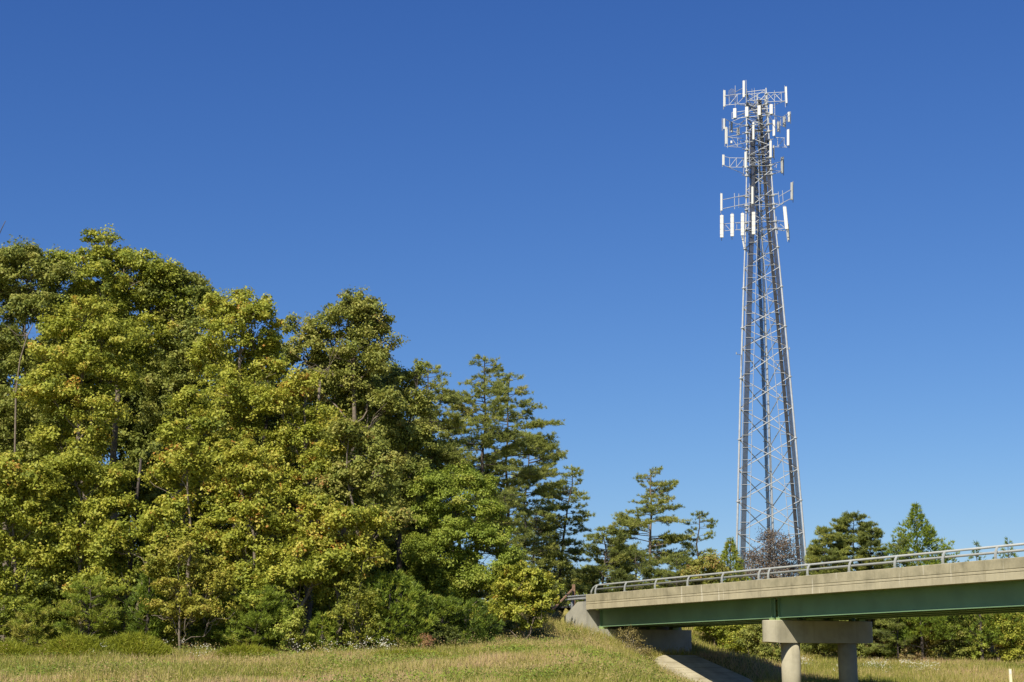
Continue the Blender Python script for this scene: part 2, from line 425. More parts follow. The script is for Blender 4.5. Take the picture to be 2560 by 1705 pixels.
# far pier cap details handled by the same builder; near-side abutment
ab = MB()
ab.box(S(-.2, DW / 2, 4.2), A * .2, B * (DW / 2), Z * 1.58)
o = build(ab, 'abutment_backwall', M['conc3'], br)
ab = MB(); ab.box(S(.62, DW / 2 - .03, 3.05), A * .6, B * (DW / 2 + .02), Z * 1.5); build(ab, 'abutment_seat', M['conc3'], br)
for gt in gts:
    mb = MB(); mb.box(S(.62, gt, 4.63), A * .22, B * .22, Z * .078); build(mb, 'bearing', M['palegreen'], br)
for tt in (0.0, DW):                                      # wing walls with a bevelled outer end
    sg = 1 if tt == 0 else -1
    out = [(-3.0, 3.0), (-3.0, 5.45), (-1.15, 6.32), (-.41, 6.32), (-.41, 3.0)]
    wb = MB(); n = len(out)
    def wv(s, z, t): return S(s, tt + sg * t, z)
    vs = [wv(s, z, .0) for s, z in out] + [wv(s, z, .42) for s, z in out]
    # chamfer along the sloped top
    ch = [(-2.93, 5.36), (-1.15, 6.22), (-.41, 6.22)]
    wb.add(vs, [tuple(range(n)), tuple(range(n, 2 * n))[::-1]] + [(i, n + i, n + (i + 1) % n, (i + 1) % n) for i in range(n)])
    build(wb, 'wing_wall', M['conc3'], br)
# railing: curved flat posts carrying two round rails
posts = [.62, 1.1, 4.85, 8.5, 12.15, 15.75, 19.35, 20.25, 23.75, 27.2, 30.7, 34.1, 37.55, 41.1, 44.6, 45.5, 49, 52.6, 56.1, 59.7, 63.2]
def railing(side):
    tf = (lambda t: t) if side == 0 else (lambda t: DW - t)
    dz = 0 if side == 0 else -.45
    S = lambda s_, t_, z_: P0 + A * s_ + B * t_ + Z * (z_ + dz)
    rz = (6.735 + .30, 6.735 + .56)
    rl = MB(); rail = None
    arc = [(.10, 0, 0), (.085, .1, 0), (.10, .25, 0), (.15, .42, 0), (.24, .56, 0)]
    for k, zr in enumerate(rz):
        tt = tf((.24, .29)[k])
        mb = MB()
        if k == 1: pts = [S(.50, tf(.12), 6.74), S(.53, tf(.13), 6.93), S(.64, tf(.2), 7.14), S(.88, tf(.26), zr - .03), S(1.2, tt, zr), S(S1 - .3, tt, zr)]
        else: pts = [S(1.02, tt, zr), S(S1 - .3, tt, zr)]
        mb.tube(pts, .058, 10)
        o = build(mb, 'rail', M['alum'], br, True)
    for s in posts[1:]:
        mb = MB(); hw = .068
        vs = []; 
        for t, h, _ in arc:
            for ds in (-hw, hw):
                for dt in (-.022, .022): vs.append(S(s + ds, tf(t + dt), 6.735 + h + (.02 if False else 0)))
        fs = []
        for i in range(len(arc) - 1):
            a = i * 4; b = a + 4
            fs += [(a, a + 2, b + 2, b), (a + 1, b + 1, b + 3, a + 3), (a, b, b + 1, a + 1), (a + 2, a + 3, b + 3, b + 2)]
        fs += [(0, 1, 3, 2), (len(vs) - 4, len(vs) - 2, len(vs) - 1, len(vs) - 3)]
        mb.add(vs, fs)
        mb.box(S(s, tf(.16), 6.75), A * .1, B * .11, Z * .013)
        mb.box(S(s, tf(.17), 6.735 + .30), A * .03, B * .05, Z * .03)
        build(mb, 'rail_post', M['alum'], br)
railing(0); railing(1)
# slope paving below the abutment
sx = np.linspace(6.1, 12.8, 26); tx = np.linspace(0, 1, 28)
def pav_left(s): return np.interp(s, [6.1, 6.4, 7, 8, 8.9, 11, 13], [2.0, 1.4, .7, .2, -.15, -.8, -1.2])
vs = []; fs = []
for s in sx:
    for q in tx:
        t = pav_left(s) * (1 - q) + float(np.interp(s, [6.1, 9, 13], [4.3, 6.3, 6.8])) * q
        z = np.interp(s, [6.1, 6.5, 12.8], [2.90, 2.72, -.40]) - .0 * t
        vs.append(S(s, t, z))
nt_ = len(tx)
for i in range(len(sx) - 1):
    for j in range(nt_ - 1): fs.append((i * nt_ + j, i * nt_ + j + 1, (i + 1) * nt_ + j + 1, (i + 1) * nt_ + j))
mb = MB(); mb.add(vs, fs); tag(build(mb, 'slope_paving', M['slope'], None, True), kind='structure')
mb = MB(); mb.box(S(-30, 3.55, 6.09), A * 29.5, B * 3.1, Z * .05); tag(build(mb, 'approach_road', M['asphalt']), kind='structure')

# ---------------------------------------------------------------- lattice tower
TY = 158.0
tw_base = W(1928, 1480, TY); tw_base[2] = hz(tw_base[0], TY + 2)
tow = root('cell_tower', (tw_base[0], TY, tw_base[2]), 'tall galvanised three-legged lattice mast crowded with white antenna panels behind the overpass', 'tower')
def zy(py, Y=TY): return W(1900, py, Y)[2]
ROT = math.radians(12)
fx = np.array((math.cos(ROT), -math.sin(ROT), 0)); fy = np.array((math.sin(ROT), math.cos(ROT), 0))
wp = sorted([(zy(1480), 176), (zy(1376), 165), (zy(1000), 127), (zy(640), 85), (zy(560), 73), (zy(400), 60), (zy(225), 50)])
wz = [w[0] for w in wp]; ww = [w[1] * TY / (FPX) / math.cos(ROT) * 1.0 for w in wp]
ww = [w * (1 + .0) for w in ww]
TC = np.array((W(1921.5, 1200, TY)[0], TY, 0.0))
def width(z): return float(np.interp(z, wz, ww))
def leg(k, z):
    w = width(z)
    if k == 0: p = TC - fx * w / 2
    elif k == 1: p = TC + fx * w / 2
    else: p = TC + fy * w * .866
    return np.array((p[0], p[1], z))
ztop = zy(222); zbase = tw_base[2] - .3
n0 = zy(1252); lev = [n0]
while lev[0] > zbase + 3.2: lev.insert(0, lev[0] - 3.05)
zs = zy(878)
while lev[-1] + 3.05 < zs + 1.2: lev.append(lev[-1] + 3.05)
while lev[-1] + 2.03 < ztop: lev.append(lev[-1] + 2.03)
for k in range(3):
    mb = MB()
    pz = [zbase] + lev + [ztop]
    mb.tube([leg(k, z) for z in pz], [.10 if z < zy(700) else .075 for z in pz], 8)
    for z in lev[::2]: mb.tube([leg(k, z - .05), leg(k, z + .05)], .19, 8)      # bolted flanges
    build(mb, 'tower_leg', M['steel'], tow)
for a, b in ((0, 1), (2, 0), (1, 2)):
    for i in range(len(lev) - 1):
        za, zb_ = lev[i], lev[i + 1]; r = .048 if za < zy(800) else .038
        mb = MB()
        mb.tube([leg(a, za), leg(b, zb_)], r, 5); 
        off = (fy if (a, b) == (0, 1) else fx * (-1 if a == 2 else 1)) * .07
        mb.tube([leg(b, za) + off, leg(a, zb_) + off], r, 5)
        build(mb, 'cross_brace', M['steel'], tow)
# cable runs with their outer ladder rails
def cable_run(fpos, z0, z1, wid, n, dirv):
    mb = MB(); zz = np.linspace(z0, z1, 40)
    for k in range(n):
        o = dirv * (wid * ((k + .5) / n - .5))
        r = wid / n * .46
        mb.tube([fpos(z) + o for z in zz], r, 5)
    return mb
build(cable_run(lambda z: leg(0, z) + fx * .62 - fy * .05, zbase, zy(330), .50, 7, fx), 'cable_run', M['coax'], tow)
build(cable_run(lambda z: leg(1, z) - fx * (.70), zbase, zy(250), .42, 6, fx * .8 + fy * .6), 'cable_run', M['coax'], tow)
build(cable_run(lambda z: leg(1, z) - fx * (.30) + fy * .05, zbase, zy(330), .34, 5, fx), 'cable_run', M['coax'], tow)
build(cable_run(lambda z: leg(2, z) - fx * .42, zbase, zy(400), .34, 5, fx), 'cable_run', M['coax'], tow)
def ladder(fin, fout, z0, z1, step=1.22):
    mb = MB(); zz = np.linspace(z0, z1, 30)
    mb.tube([fout(z) for z in zz], .032, 5)
    z = z0
    while z < z1:
        mb.tube([fin(z), fout(z)], .032, 4); z += step
    return mb
build(ladder(lambda z: leg(0, z) + fx * .25 - fy * .14, lambda z: leg(0, z) + fx * 1.22 - fy * .14, zbase + .3, zy(560)), 'cable_ladder', M['steel'], tow)
build(ladder(lambda z: leg(0, z) + fx * .3 - fy * .2, lambda z: leg(0, z) + fx * .3 - fy * .2, zbase + .3, zy(330)), 'climbing_rail', M['steel'], tow)
build(ladder(lambda z: leg(1, z) - fx * .45 - fy * .1, lambda z: leg(1, z) - fx * float(np.interp(z, [zbase, zy(560), zy(300)], [1.35, 1.5, 1.0])) - fy * .1, zbase + .3, zy(330)), 'cable_ladder', M['steel'], tow)
build(ladder(lambda z: leg(2, z) - fx * .7, lambda z: leg(2, z) - fx * .15, zbase + .3, zy(400)), 'cable_ladder', M['steel'], tow)
# little warning-light arms half way up
for k, px, px2 in ((0, 1858, 1841), (1, 1961, 1974)):
    z = zy(885 if k == 0 else 873)
    mb = MB(); e = W(px2, 885 if k == 0 else 873, TY - 1)
    mb.tube([leg(k, z), e], .03, 5); mb.tube([e - Z * .02, e + Z * .18], [.06, .05], 8)
    build(mb, 'side_lamp', M['steeldull'], tow)
def T(px, py, d=0.0): return W(px, py, TY + d)
def legpt(k, py): return leg(k, zy(py))
def antenna(px, y0, y1, wpx, d=0, yaw=0.0, mat='panel', pole=True, tilt=0.0, seg=False, depth=.16):
    """panel antenna on its own pipe mount; yaw turns the panel face away from the viewer"""
    top = T(px, y0, d); bot = T(px - 0, y1, d); top[0] += tilt
    c = (top + bot) / 2; h = (top[2] - bot[2]) / 2; w = max(.07, wpx * mpp(TY) / 2)
    ux = np.array((math.cos(yaw), -math.sin(yaw), 0)); uy = np.array((math.sin(yaw), math.cos(yaw), 0))
    wd = w if abs(yaw) < .5 else .13
    mb = MB(); n = 8; up = (top - bot) / 2; prof = []
    for (a, b_) in ((-1, .4), (-1, -.5), (-.75, -1), (.75, -1), (1, -.5), (1, .4), (.8, .8), (-.8, .8)): prof.append(ux * a * wd + uy * b_ * depth / 2)
    rings = [c - up, c - up * .985, c + up * .985, c + up]; sc_ = (.8, 1, 1, .8)
    vs = [r + p * s_ for r, s_ in zip(rings, sc_) for p in prof]
    fs = [(i * n + k, i * n + (k + 1) % n, (i + 1) * n + (k + 1) % n, (i + 1) * n + k) for i in range(3) for k in range(n)]
    mb.add(vs, fs + [tuple(range(n))[::-1], tuple(range(3 * n, 4 * n))])
    o = build(mb, 'antenna', M[mat], tow)
    if pole:
        mb = MB(); q = c + uy * (depth / 2 + .16)
        mb.tube([q - up * 1.22, q + up * 1.18], .035, 6)
        for f_ in (-.6, .6): mb.tube([c + up * f_ + uy * depth * .3, q + up * f_], .03, 4)
        pm = build(mb, 'mount_pole', M['steeldull'], o)
    if seg:
        mb = MB()
        for f_ in np.linspace(-.75, .75, 4): mb.box(c + up * f_, ux * (wd + .006), uy * (depth / 2 + .004), Z * .012)
        build(mb, 'seam_band', M['panelgrey'], o)
    return o
def frame(name, segs, r=.03):
    mb = MB()
    for s in segs: mb.tube([np.array(q) for q in s], r, 5)
    return build(mb, name, M['steel'], tow)
# --- top platform
antenna(1811, 226, 267, 6, .4, -.25); antenna(1859.5, 202, 243, 6, -.8, .2); antenna(1966.5, 217, 258, 5, -.9, .25, tilt=-.06)
for px, a, b_ in ((1837, 271, 295), (1867, 267, 292), (1898, 264, 288), (1928, 261, 285)): antenna(px, a, b_, 8.5, -2.0 - (px - 1837) * .012, .2)
antenna(1915, 241, 268, 3.5, 1.5, .2, 'panelgrey')
frame('antenna_platform', [(T(1830, 297, -1.7), T(1937, 285, -2.9)), (T(1830, 281, -1.7), T(1937, 269, -2.9)), (T(1830, 297, -1.7), T(1862, 282, .5)), (T(1937, 285, -2.9), T(1912, 280, 0)),
    (T(1862, 282, .5), T(1912, 280, 0)), (T(1830, 281, -1.7), T(1830, 298, -1.7)), (T(1937, 266, -2.9), T(1937, 288, -2.9))])
frame('sector_frame', [(T(1812, 239, .3), T(1866, 233, -.2)), (T(1812, 263, .3), T(1868, 258, -.2)), (T(1823, 238, .2), T(1823, 262, .2)), (T(1843, 236, 0), T(1843, 260, 0)), (T(1823, 262, .2), T(1843, 237, 0)),
    (T(1838, 214, .3), T(1838, 275, .3)), (T(1843, 260, 0), T(1862, 240, 0)), (T(1838, 230, .3), T(1858, 220, -.8)), (T(1812, 239, .3), T(1850, 262, 3)), (T(1850, 262, 3), T(1880, 262, 1))])
frame('sector_frame', [(T(1915, 232.5, -.5), T(1963, 230, -.9)), (T(1916, 254.5, -.5), T(1963, 252.5, -.9)), (T(1919, 232, -.5), T(1920, 255, -.5)), (T(1936, 226, -.6), T(1937, 278, -.6)), (T(1953, 231, -.8), T(1954, 253, -.8)),
    (T(1920, 234, -.5), T(1936, 252, -.6)), (T(1936, 234, -.6), T(1919, 248, -.5)), (T(1937, 234, -.6), T(1954, 252, -.8)), (T(1953, 232, -.8), T(1937, 244, -.6)), (T(1961.5, 214, -.8), T(1963.5, 268, -.8)), (T(1963, 252, -.8), T(1933, 264, .5))])
frame('sector_frame', [(T(1866, 230, -.5), T(1912, 224.5, -1)), (T(1912, 224, -1), T(1913, 262, -1)), (T(1872, 251, -.3), T(1912, 225, -1)), (T(1868, 232, 0), T(1912, 250, -.9)), (T(1865, 200, -.6), T(1866, 256, -.6)),
    (T(1868, 256, -.2), T(1893, 262, .5)), (T(1893, 262, .5), T(1912, 250, -.9)), (T(1892, 240, .6), T(1893, 262, .6)), (T(1868, 236, 2.6), T(1912, 231, 2.2)), (T(1868, 252, 2.6), T(1912, 248, 2.2))])
# grid dish
mb = MB(); dc = T(1830, 232, -.1)
for k in range(9):
    a = (k / 8 - .5) * 2; hh = math.sqrt(max(0.02, 1 - a * a)) * .46
    mb.tube([dc + np.array((a * .34, .12 * a * a - .05, q * hh + a * .04)) + np.array((0, .12 * (q * hh / .46) ** 2, 0)) for q in np.linspace(-1, 1, 9)], .012, 4)
mb.tube([dc + np.array((.34 * math.cos(a), .1, .46 * math.sin(a))) for a in np.linspace(0, 2 * math.pi, 25)], .016, 4)
mb.tube([dc, dc + np.array((.05, -.4, 0))], .02, 4)
build(mb, 'grid_dish', M['steeldull'], tow)
mb = MB()
for k, (px, t_) in enumerate(((1880, 222), (1886, 220), (1887, 226))): mb.tube([T(px, 262, .4), T(px, t_, .4)], .018, 5)
build(mb, 'whip_antenna', M['steel'], tow)
# --- second tier
for px, a, b_, w, d, yw, m_ in ((1811, 297, 323, 5, 1.8, -1.0, 'panel'), (1829, 305, 331, 5, 2.2, -1.0, 'panelgrey'), (1972, 280, 305, 5, 1.0, 1.0, 'panel'), (1960, 292, 317, 5, 1.6, 1.0, 'panelgrey'),
        (1945.5, 304, 329, 5, 2.2, 1.0, 'panelgrey'), (1935, 300, 340, 4.5, -.6, .5, 'panel'), (1883.5, 306, 349, 5.5, -1.6, .1, 'panel'), (1846, 321, 338, 5, 2.6, -.6, 'panelgrey'),
        (1815.5, 318, 360, 5, .2, -.4, 'panel'), (1970.5, 324, 364, 4.5, -.8, .5, 'panel'), (1926.5, 352, 394, 6, -1.9, .1, 'panel'), (1934, 364, 395, 4, -1.3, .4, 'panelgrey'),
        (1864, 380, 420, 6, -1.1, -.05, 'panel'), (1808.5, 387, 413, 6, .4, -.25, 'panel'), (1828.5, 352, 358, 5, .3, 0, 'panel')):
    antenna(px, a, b_, w, d, yw, m_)
frame('sector_frame', [(T(1813, 298, 1.8), T(1830, 306, 2.2)), (T(1813, 316, 1.8), T(1832, 328, 2.2)), (T(1830, 306, 2.2), T(1860, 314, .8)), (T(1832, 328, 2.2), T(1850, 333, 1.0)), (T(1830, 304, .5), T(1862, 290, .4)),
    (T(1838, 314, 1.2), T(1866, 300, .3)), (T(1847, 320, 1.4), T(1860, 299, .3)), (T(1812, 300, 1.8), T(1812, 326, 1.8)), (T(1834, 322, 1.8), T(1868, 313, .3))])
frame('sector_frame', [(T(1921, 286, -.4), T(1958, 293, .4)), (T(1921, 309, -.4), T(1956, 314, .4)), (T(1922, 287, -.4), T(1922, 310, -.4)), (T(1937, 289, 0), T(1937, 312, 0)), (T(1952, 291, .4), T(1952, 314, .4)),
    (T(1922, 287, -.4), T(1937, 312, 0)), (T(1937, 289, 0), T(1952, 314, .3)), (T(1955, 293, .5), T(1970, 284, 1)), (T(1956, 308, .5), T(1972, 298, 1))])
frame('sector_frame', [(T(1818, 342, .2), T(1882, 330, -1.2)), (T(1815, 367, .2), T(1886, 352, -1.4)), (T(1820, 343, .2), T(1860, 346, .2)), (T(1818, 366, .2), T(1862, 369, .2)), (T(1829, 344, .2), T(1844, 367, .2)), (T(1844, 345, .2), T(1844, 368, .2)),
    (T(1846, 345, .2), T(1860, 368, .2)), (T(1819, 322, .1), T(1819, 370, .1))])
frame('sector_frame', [(T(1937, 343.5, -.4), T(1962, 345, -.6)), (T(1935, 367, -.4), T(1966, 368, -.6)), (T(1944, 344, -.4), T(1944, 367, -.4)), (T(1960, 345, -.6), T(1961, 368, -.6)), (T(1944, 367, -.4), T(1960, 346, -.6)), (T(1961, 361, -.6), T(1967, 369, -.7)),
    (T(1886, 348, -1.4), T(1922, 362, -1.7)), (T(1876, 386, -.8), T(1926, 360, -1.8)), (T(1886, 348, -1.4), T(1908, 332, .5))])
# --- third tier
frame('sector_frame', [(T(1811, 391, .4), T(1824, 394.5, .4)), (T(1824, 394.5, .4), T(1859, 395, .2)), (T(1811, 414, .4), T(1824, 418, .4)), (T(1824, 418, .4), T(1859, 418, .2)), (T(1824, 395, .4), T(1824, 418, .4)), (T(1841, 395, .3), T(1841, 418, .3)),
    (T(1824, 418, .4), T(1841, 395, .3)), (T(1841, 418, .3), T(1858, 397, .2)), (T(1812, 414, .4), T(1864, 437, .8)), (T(1859, 395, .2), T(1859, 434, .2))])
antenna(1955, 393, 433, 4.5, .6, .9, 'panelgrey')
frame('sector_frame', [(T(1925, 411, .6), T(1953, 404, .8)), (T(1927, 426, .6), T(1955, 428, .8)), (T(1927, 437, .6), T(1954, 428, .8)), (T(1941, 410, .7), T(1941, 420, .7)), (T(1925, 428, .6), T(1943, 411, .7)), (T(1955, 392, .9), T(1956, 435, .9))])
frame('sector_frame', [(T(1872, 412, -.7), T(1912, 414, -.5)), (T(1872, 412, -.7), T(1912, 398, -.4)), (T(1880, 392, -.6), T(1898, 412, -.6)), (T(1890, 387, -.6), T(1918, 386, -.6)), (T(1898, 410, -.6), T(1920, 400, -.4)), (T(1874, 402, -.4), T(1904, 386, 1)), (T(1878, 396, 1.2), T(1922, 410, .8))])
# --- fourth tier
antenna(1803.5, 484, 527, 5.5, .1, -.1); antenna(1881, 467, 510, 5.5, -2.0, .0); antenna(1979.5, 456, 500, 5, -.2, .7, 'panelgrey')
frame('sector_frame', [(T(1808, 499, .1), T(1880, 484, -1.8)), (T(1808, 521.5, .1), T(1880, 506, -1.8)), (T(1836, 483, -.6), T(1836.5, 523, -.6)), (T(1847, 484, -.8), T(1847, 519, -.8)), (T(1847, 493, -.8), T(1864, 489, .3)), (T(1847, 514, -.8), T(1866, 520, .3))], .034)
frame('sector_frame', [(T(1931, 485.5, -.2), T(1946, 484.5, -.4)), (T(1946, 492, -.4), T(1977, 474, -.3)), (T(1933, 512, -.2), T(1948, 511, -.4)), (T(1948, 511, -.4), T(1978, 496, -.3)), (T(1945.5, 479, -.4), T(1949, 512, -.4)), (T(1956, 476, -.4), T(1958, 508, -.4)), (T(1935, 521, .1), T(1960, 507, -.3))], .034)
# --- fifth tier, the four long panels
for px, a, b_, d in ((1804.5, 538, 594, -.1), (1830.5, 535, 591, -.6), (1856.5, 533, 589, -1.1), (1884, 530, 586, -1.6)): antenna(px, a, b_, 9, d, .05, seg=True)
antenna(1967, 517, 573, 9, -.5, .35, tilt=-.22); antenna(1971.5, 560, 600, 6, .9, .35, 'panelgrey', tilt=-.1)
frame('sector_frame', [(T(1808, 560, .2), T(1878, 553, -1.3)), (T(1808, 577.5, .2), T(1878, 571, -1.3)), (T(1812, 560, .2), T(1812, 577, .2)), (T(1842, 557, -.4), T(1842, 574, -.4)), (T(1812, 560, .2), T(1826, 576, -.2)), (T(1842, 557, -.4), T(1864, 563, .3)), (T(1842, 574, -.4), T(1866, 578, .3))])
frame('sector_frame', [(T(1936, 552, -.2), T(1962, 553, -.4)), (T(1941, 573, -.2), T(1962, 570, -.4)), (T(1940, 541, -.3), T(1944, 585, -.3)), (T(1945, 556, -.3), T(1960, 568, -.4)), (T(1958, 514, -.4), T(1969, 604, -.4)), (T(1944, 574, .2), T(1962, 577, -.3))], .036)
mb = MB(); mb.tube([T(1856, 591, .2), T(1860, 619, .2)], [.1, .06], 8); build(mb, 'amplifier_box', M['panel'], tow)
# tangle of jumpers and stand-off arms in the crowded top section
for i in range(62):
    z = random.uniform(zy(440), zy(250)); k = random.randrange(3); k2 = (k + random.choice((1, 2))) % 3
    a_ = leg(k, z); b_ = leg(k2, z + random.uniform(-.8, .8)); mid = (a_ + b_) / 2 + np.array((random.uniform(-.5, .5), random.uniform(-.9, .3), random.uniform(-.8, -.1)))
    mb = MB(); mb.tube([a_, a_ * .5 + mid * .5 + Z * -.1, mid, b_ * .5 + mid * .5, b_], random.choice((.025, .035, .045)), 5)
    build(mb, 'jumper_cable', M['coax'] if i % 3 else M['steeldull'], tow)
for py in (262, 285, 312, 330, 352, 372, 395, 415, 437, 490, 512, 555, 573):
    mb = MB(); z = zy(py)
    for k in range(3): mb.tube([leg(k, z), leg((k + 1) % 3, z)], .035, 5)
    for k in range(3):
        d = leg(k, z) - (leg(0, z) + leg(1, z) + leg(2, z)) / 3; d /= np.linalg.norm(d)
        mb.tube([leg(k, z), leg(k, z) + d * .5], .04, 5); mb.box(leg(k, z), fx * .15, fy * .15, Z * .08)
    build(mb, 'ring_mount', M['steeldull'], tow)

# ---------------------------------------------------------------- vegetation builders
def unit(v): return v / (np.linalg.norm(v, axis=-1, keepdims=True) + 1e-9)
def rdir(n): return unit(rng.normal(size=(n, 3)))
def leafquads(c, nrm, L, Wd):
    n = len(c); t = unit(np.cross(nrm, rdir(n))); b = np.cross(nrm, t)
    L = np.asarray(L).reshape(-1, 1); Wd = np.asarray(Wd).reshape(-1, 1)
    fold = nrm * L * .16
    return np.stack([c - t * L / 2, c + b * Wd / 2 + fold, c + t * L / 2, c - b * Wd / 2 + fold], 1)
def needles(c, d, L, Wd):
    """thin triangles of length L leaving c along d"""
    n = len(c); s = unit(np.cross(d, rdir(n))) * (np.asarray(Wd).reshape(-1, 1) / 2)
    tip = c + d * np.asarray(L).reshape(-1, 1)
    return np.stack([c - s, c + s, tip], 1)
def limb(mb, a, b, ra, rb, n=5, wob=.06, sides=5):
    a = np.array(a, float); b = np.array(b, float); L = np.linalg.norm(b - a)
    pts = [a + (b - a) * k / n + (rng.normal(size=3) * L * wob * (0 < k < n)) for k in range(n + 1)]
    mb.tube(pts, [ra + (rb - ra) * k / n for k in range(n + 1)], sides, cap=False)
    return pts
def clumps_from_lobes(lobes, spacing, inner=.12):
    """clump centres over the skins of overlapping ellipsoid lobes; a few inside"""
    C = []; O = []; Lb = np.array(lobes)
    for i, (x, y, z, rx, ry, rz) in enumerate(lobes):
        R = (rx * ry * rz) ** (1 / 3); n = int(4 * math.pi * R * R / spacing ** 2) + 3
        d = rdir(n); k = rng.uniform(.72, 1.05, (n, 1)); ns = int(n * .10); k[n - ns:] = rng.uniform(1.05, 1.32, (ns, 1)); ni = int(n * inner)
        k[:ni] = rng.uniform(.2, .7, (ni, 1))
        p = np.array((x, y, z)) + d * k * np.array((rx, ry, rz))
        keep = np.ones(n, bool)
        for j, l in enumerate(lobes):
            if j == i: continue
            q = (p - np.array(l[:3])) / np.array(l[3:]); ins = (q ** 2).sum(1) < .42
            keep &= ~(ins & (rng.random(n) > .12))
        keep &= ~((d[:, 2] < -.55) & (rng.random(n) < .6))
        C.append(p[keep]); O.append(d[keep])
    return np.concatenate(C), np.concatenate(O)
def crown(name, lobes, mat, parent, spacing=.92, per=46, leaf=.19, crad=.5, tmu=.5, tsd=.13, flat=.55, upb=.55):
    sub = []
    for x, y, z, rx, ry, rz in lobes:                    # every big lobe breaks into smaller leafy clouds with gaps between
        R_ = (rx * ry * rz) ** (1 / 3)
        if R_ < .62: sub.append((x, y, z, rx, ry, rz)); continue
        ns = 9 if R_ < 1.3 else 12
        g = (np.arange(ns) + .5) / ns; ph = math.pi * (1 + 5 ** .5) * np.arange(ns) + rng.uniform(0, 6.28)
        zz = 1 - 1.75 * g; rr = np.sqrt(np.clip(1 - zz ** 2, 0, 1))
        D = unit(np.stack([np.cos(ph) * rr, np.sin(ph) * rr, zz], 1) + rng.normal(size=(ns, 3)) * .18)
        for d in D:
            f_ = rng.uniform(.3, .5) * (1.3 / R_ if R_ > 1.3 else 1) ** .4
            sub.append((x + d[0] * rx * .68, y + d[1] * ry * .68, z + d[2] * rz * .72, rx * f_, ry * f_, rz * f_ * .72))
    lobes = sub
    C, O = clumps_from_lobes(lobes, spacing * .92)
    n = len(C)
    m = np.maximum(6, (per * 1.7 * rng.uniform(.45, 1.5, n)).astype(int)); idx = np.repeat(np.arange(n), m); N = len(idx)
    cr = crad * 1.15 * rng.uniform(.6, 1.4, n)
    ax_ = unit(O * .8 + rdir(n) * .8 + np.array((0, 0, .15)))
    off = rdir(N) * (rng.random((N, 1)) ** .5) * cr[idx][:, None] * .68; off[:, 2] *= flat
    off += ax_[idx] * (cr[idx] * rng.uniform(-.45, .65, N))[:, None]
    # drooping outer edge of every spray
    off[:, 2] -= .25 * (off[:, 0] ** 2 + off[:, 1] ** 2) / (cr[idx] + .1)
    c = C[idx] + off
    nr = unit(O[idx] * .55 + np.array((0, 0, upb)) + rng.normal(size=(N, 3)) * .55 + unit(off) * .25)
    L = leaf * .86 * rng.uniform(.65, 1.3, N)
    ct = rng.normal(tmu, tsd, n)
    t = np.clip(ct[idx] + rng.normal(0, .10, N), 0, 1)
    return quads(name, leafquads(c, nr, L, L * .62), t, mat, parent), C
def deciduous(name, label, cat, Y, bx, lobes_px, mat='oak', tr='bark', trunk_r=.2, group=None, zoff=0, forks=None, **kw):
    """lobes_px: (px, py, r_px[, dY]) measured at distance Y"""
    k = mpp(Y); x0 = W(bx, 1600, Y)[0]; zb = hz(x0, Y) - .1 + zoff
    r = root(name, (x0, Y, zb), label, cat, group)
    lobes = []
    for l in lobes_px:
        px, py, rp = l[:3]; dy = l[3] if len(l) > 3 else rng.uniform(-1, 1) * rp * k * .7
        p = W(px, py, Y); R = rp * k
        lobes.append((p[0], p[1] + dy, p[2], R * rng.uniform(.95, 1.15), R * rng.uniform(.9, 1.1), R * rng.uniform(.75, .92)))
    co, C = crown('crown', lobes, M[mat], r, **kw)
    top = max(l[2] for l in lobes); cx = np.mean([l[0] for l in lobes]); cy = np.mean([l[1] for l in lobes])
    mb = MB(); H = top - zb
    hi = sorted(lobes, key=lambda l: -l[2])[0]
    tp = [np.array((x0, Y, zb))]
    for q in (.2, .4, .6, .8, .97):
        tp.append(np.array((x0 + (hi[0] - x0) * q ** 1.5, Y + (hi[1] - Y) * q, zb + H * q)) + np.array((*(rng.normal(size=2) * .012 * H), 0)))
    mb.tube(tp, [trunk_r * 1.25, trunk_r, trunk_r * .8, trunk_r * .6, trunk_r * .38, .02], 8, cap=False)
    zz = [p[2] for p in tp]
    for l in lobes:
        zs_ = max(zb + H * .12, l[2] - rng.uniform(.6, 1.6) - .35 * math.hypot(l[0] - x0, l[1] - Y))
        a = np.array([np.interp(zs_, zz, [p[i] for p in tp]) for i in range(3)]); a[2] = zs_
        pts = limb(mb, a, l[:3], max(.02, trunk_r * .26), .015, 5)
        for _ in range(5):
            e = np.array(l[:3]) + rdir(1)[0] * np.array(l[3:]) * .85
            limb(mb, pts[rng.integers(2, 5)], e, .022, .008, 3, .07, 4)
    build(mb, 'trunk', M[tr], r, True)
    return r
def auto_lobes(outline, n, rmin, rmax, seed, dmax=2.2):
    """fill a silhouette (py, xl, xr) with lobes"""
    g = np.random.default_rng(seed); out = []
    ys_ = [o[0] for o in outline]; area = [(o[2] - o[1]) for o in outline]
    tries = 0
    while len(out) < n and tries < 4000:
        tries += 1
        py = g.uniform(ys_[0], ys_[-1]); xl = np.interp(py, ys_, [o[1] for o in outline]); xr = np.interp(py, ys_, [o[2] for o in outline])
        r = g.uniform(rmin, rmax)
        if xr - xl < 1.5 * rmin: continue
        r = min(r, (xr - xl) / 2)
        px = g.uniform(xl + r * .9, max(xl + r * .9 + 1, xr - r * .9)); yy = py
        if any((px - o[0]) ** 2 + (yy - o[1]) ** 2 < (.55 * (r + o[2]) / 1.2) ** 2 and abs(o[3]) < 9 for o in out) and tries < 2500: continue
        f_ = 1 - abs((px - (xl + xr) / 2) / ((xr - xl) / 2 + 1))
        out.append((px, yy, r, g.uniform(-1, .8) * dmax * (.3 + .7 * f_)))
    return out

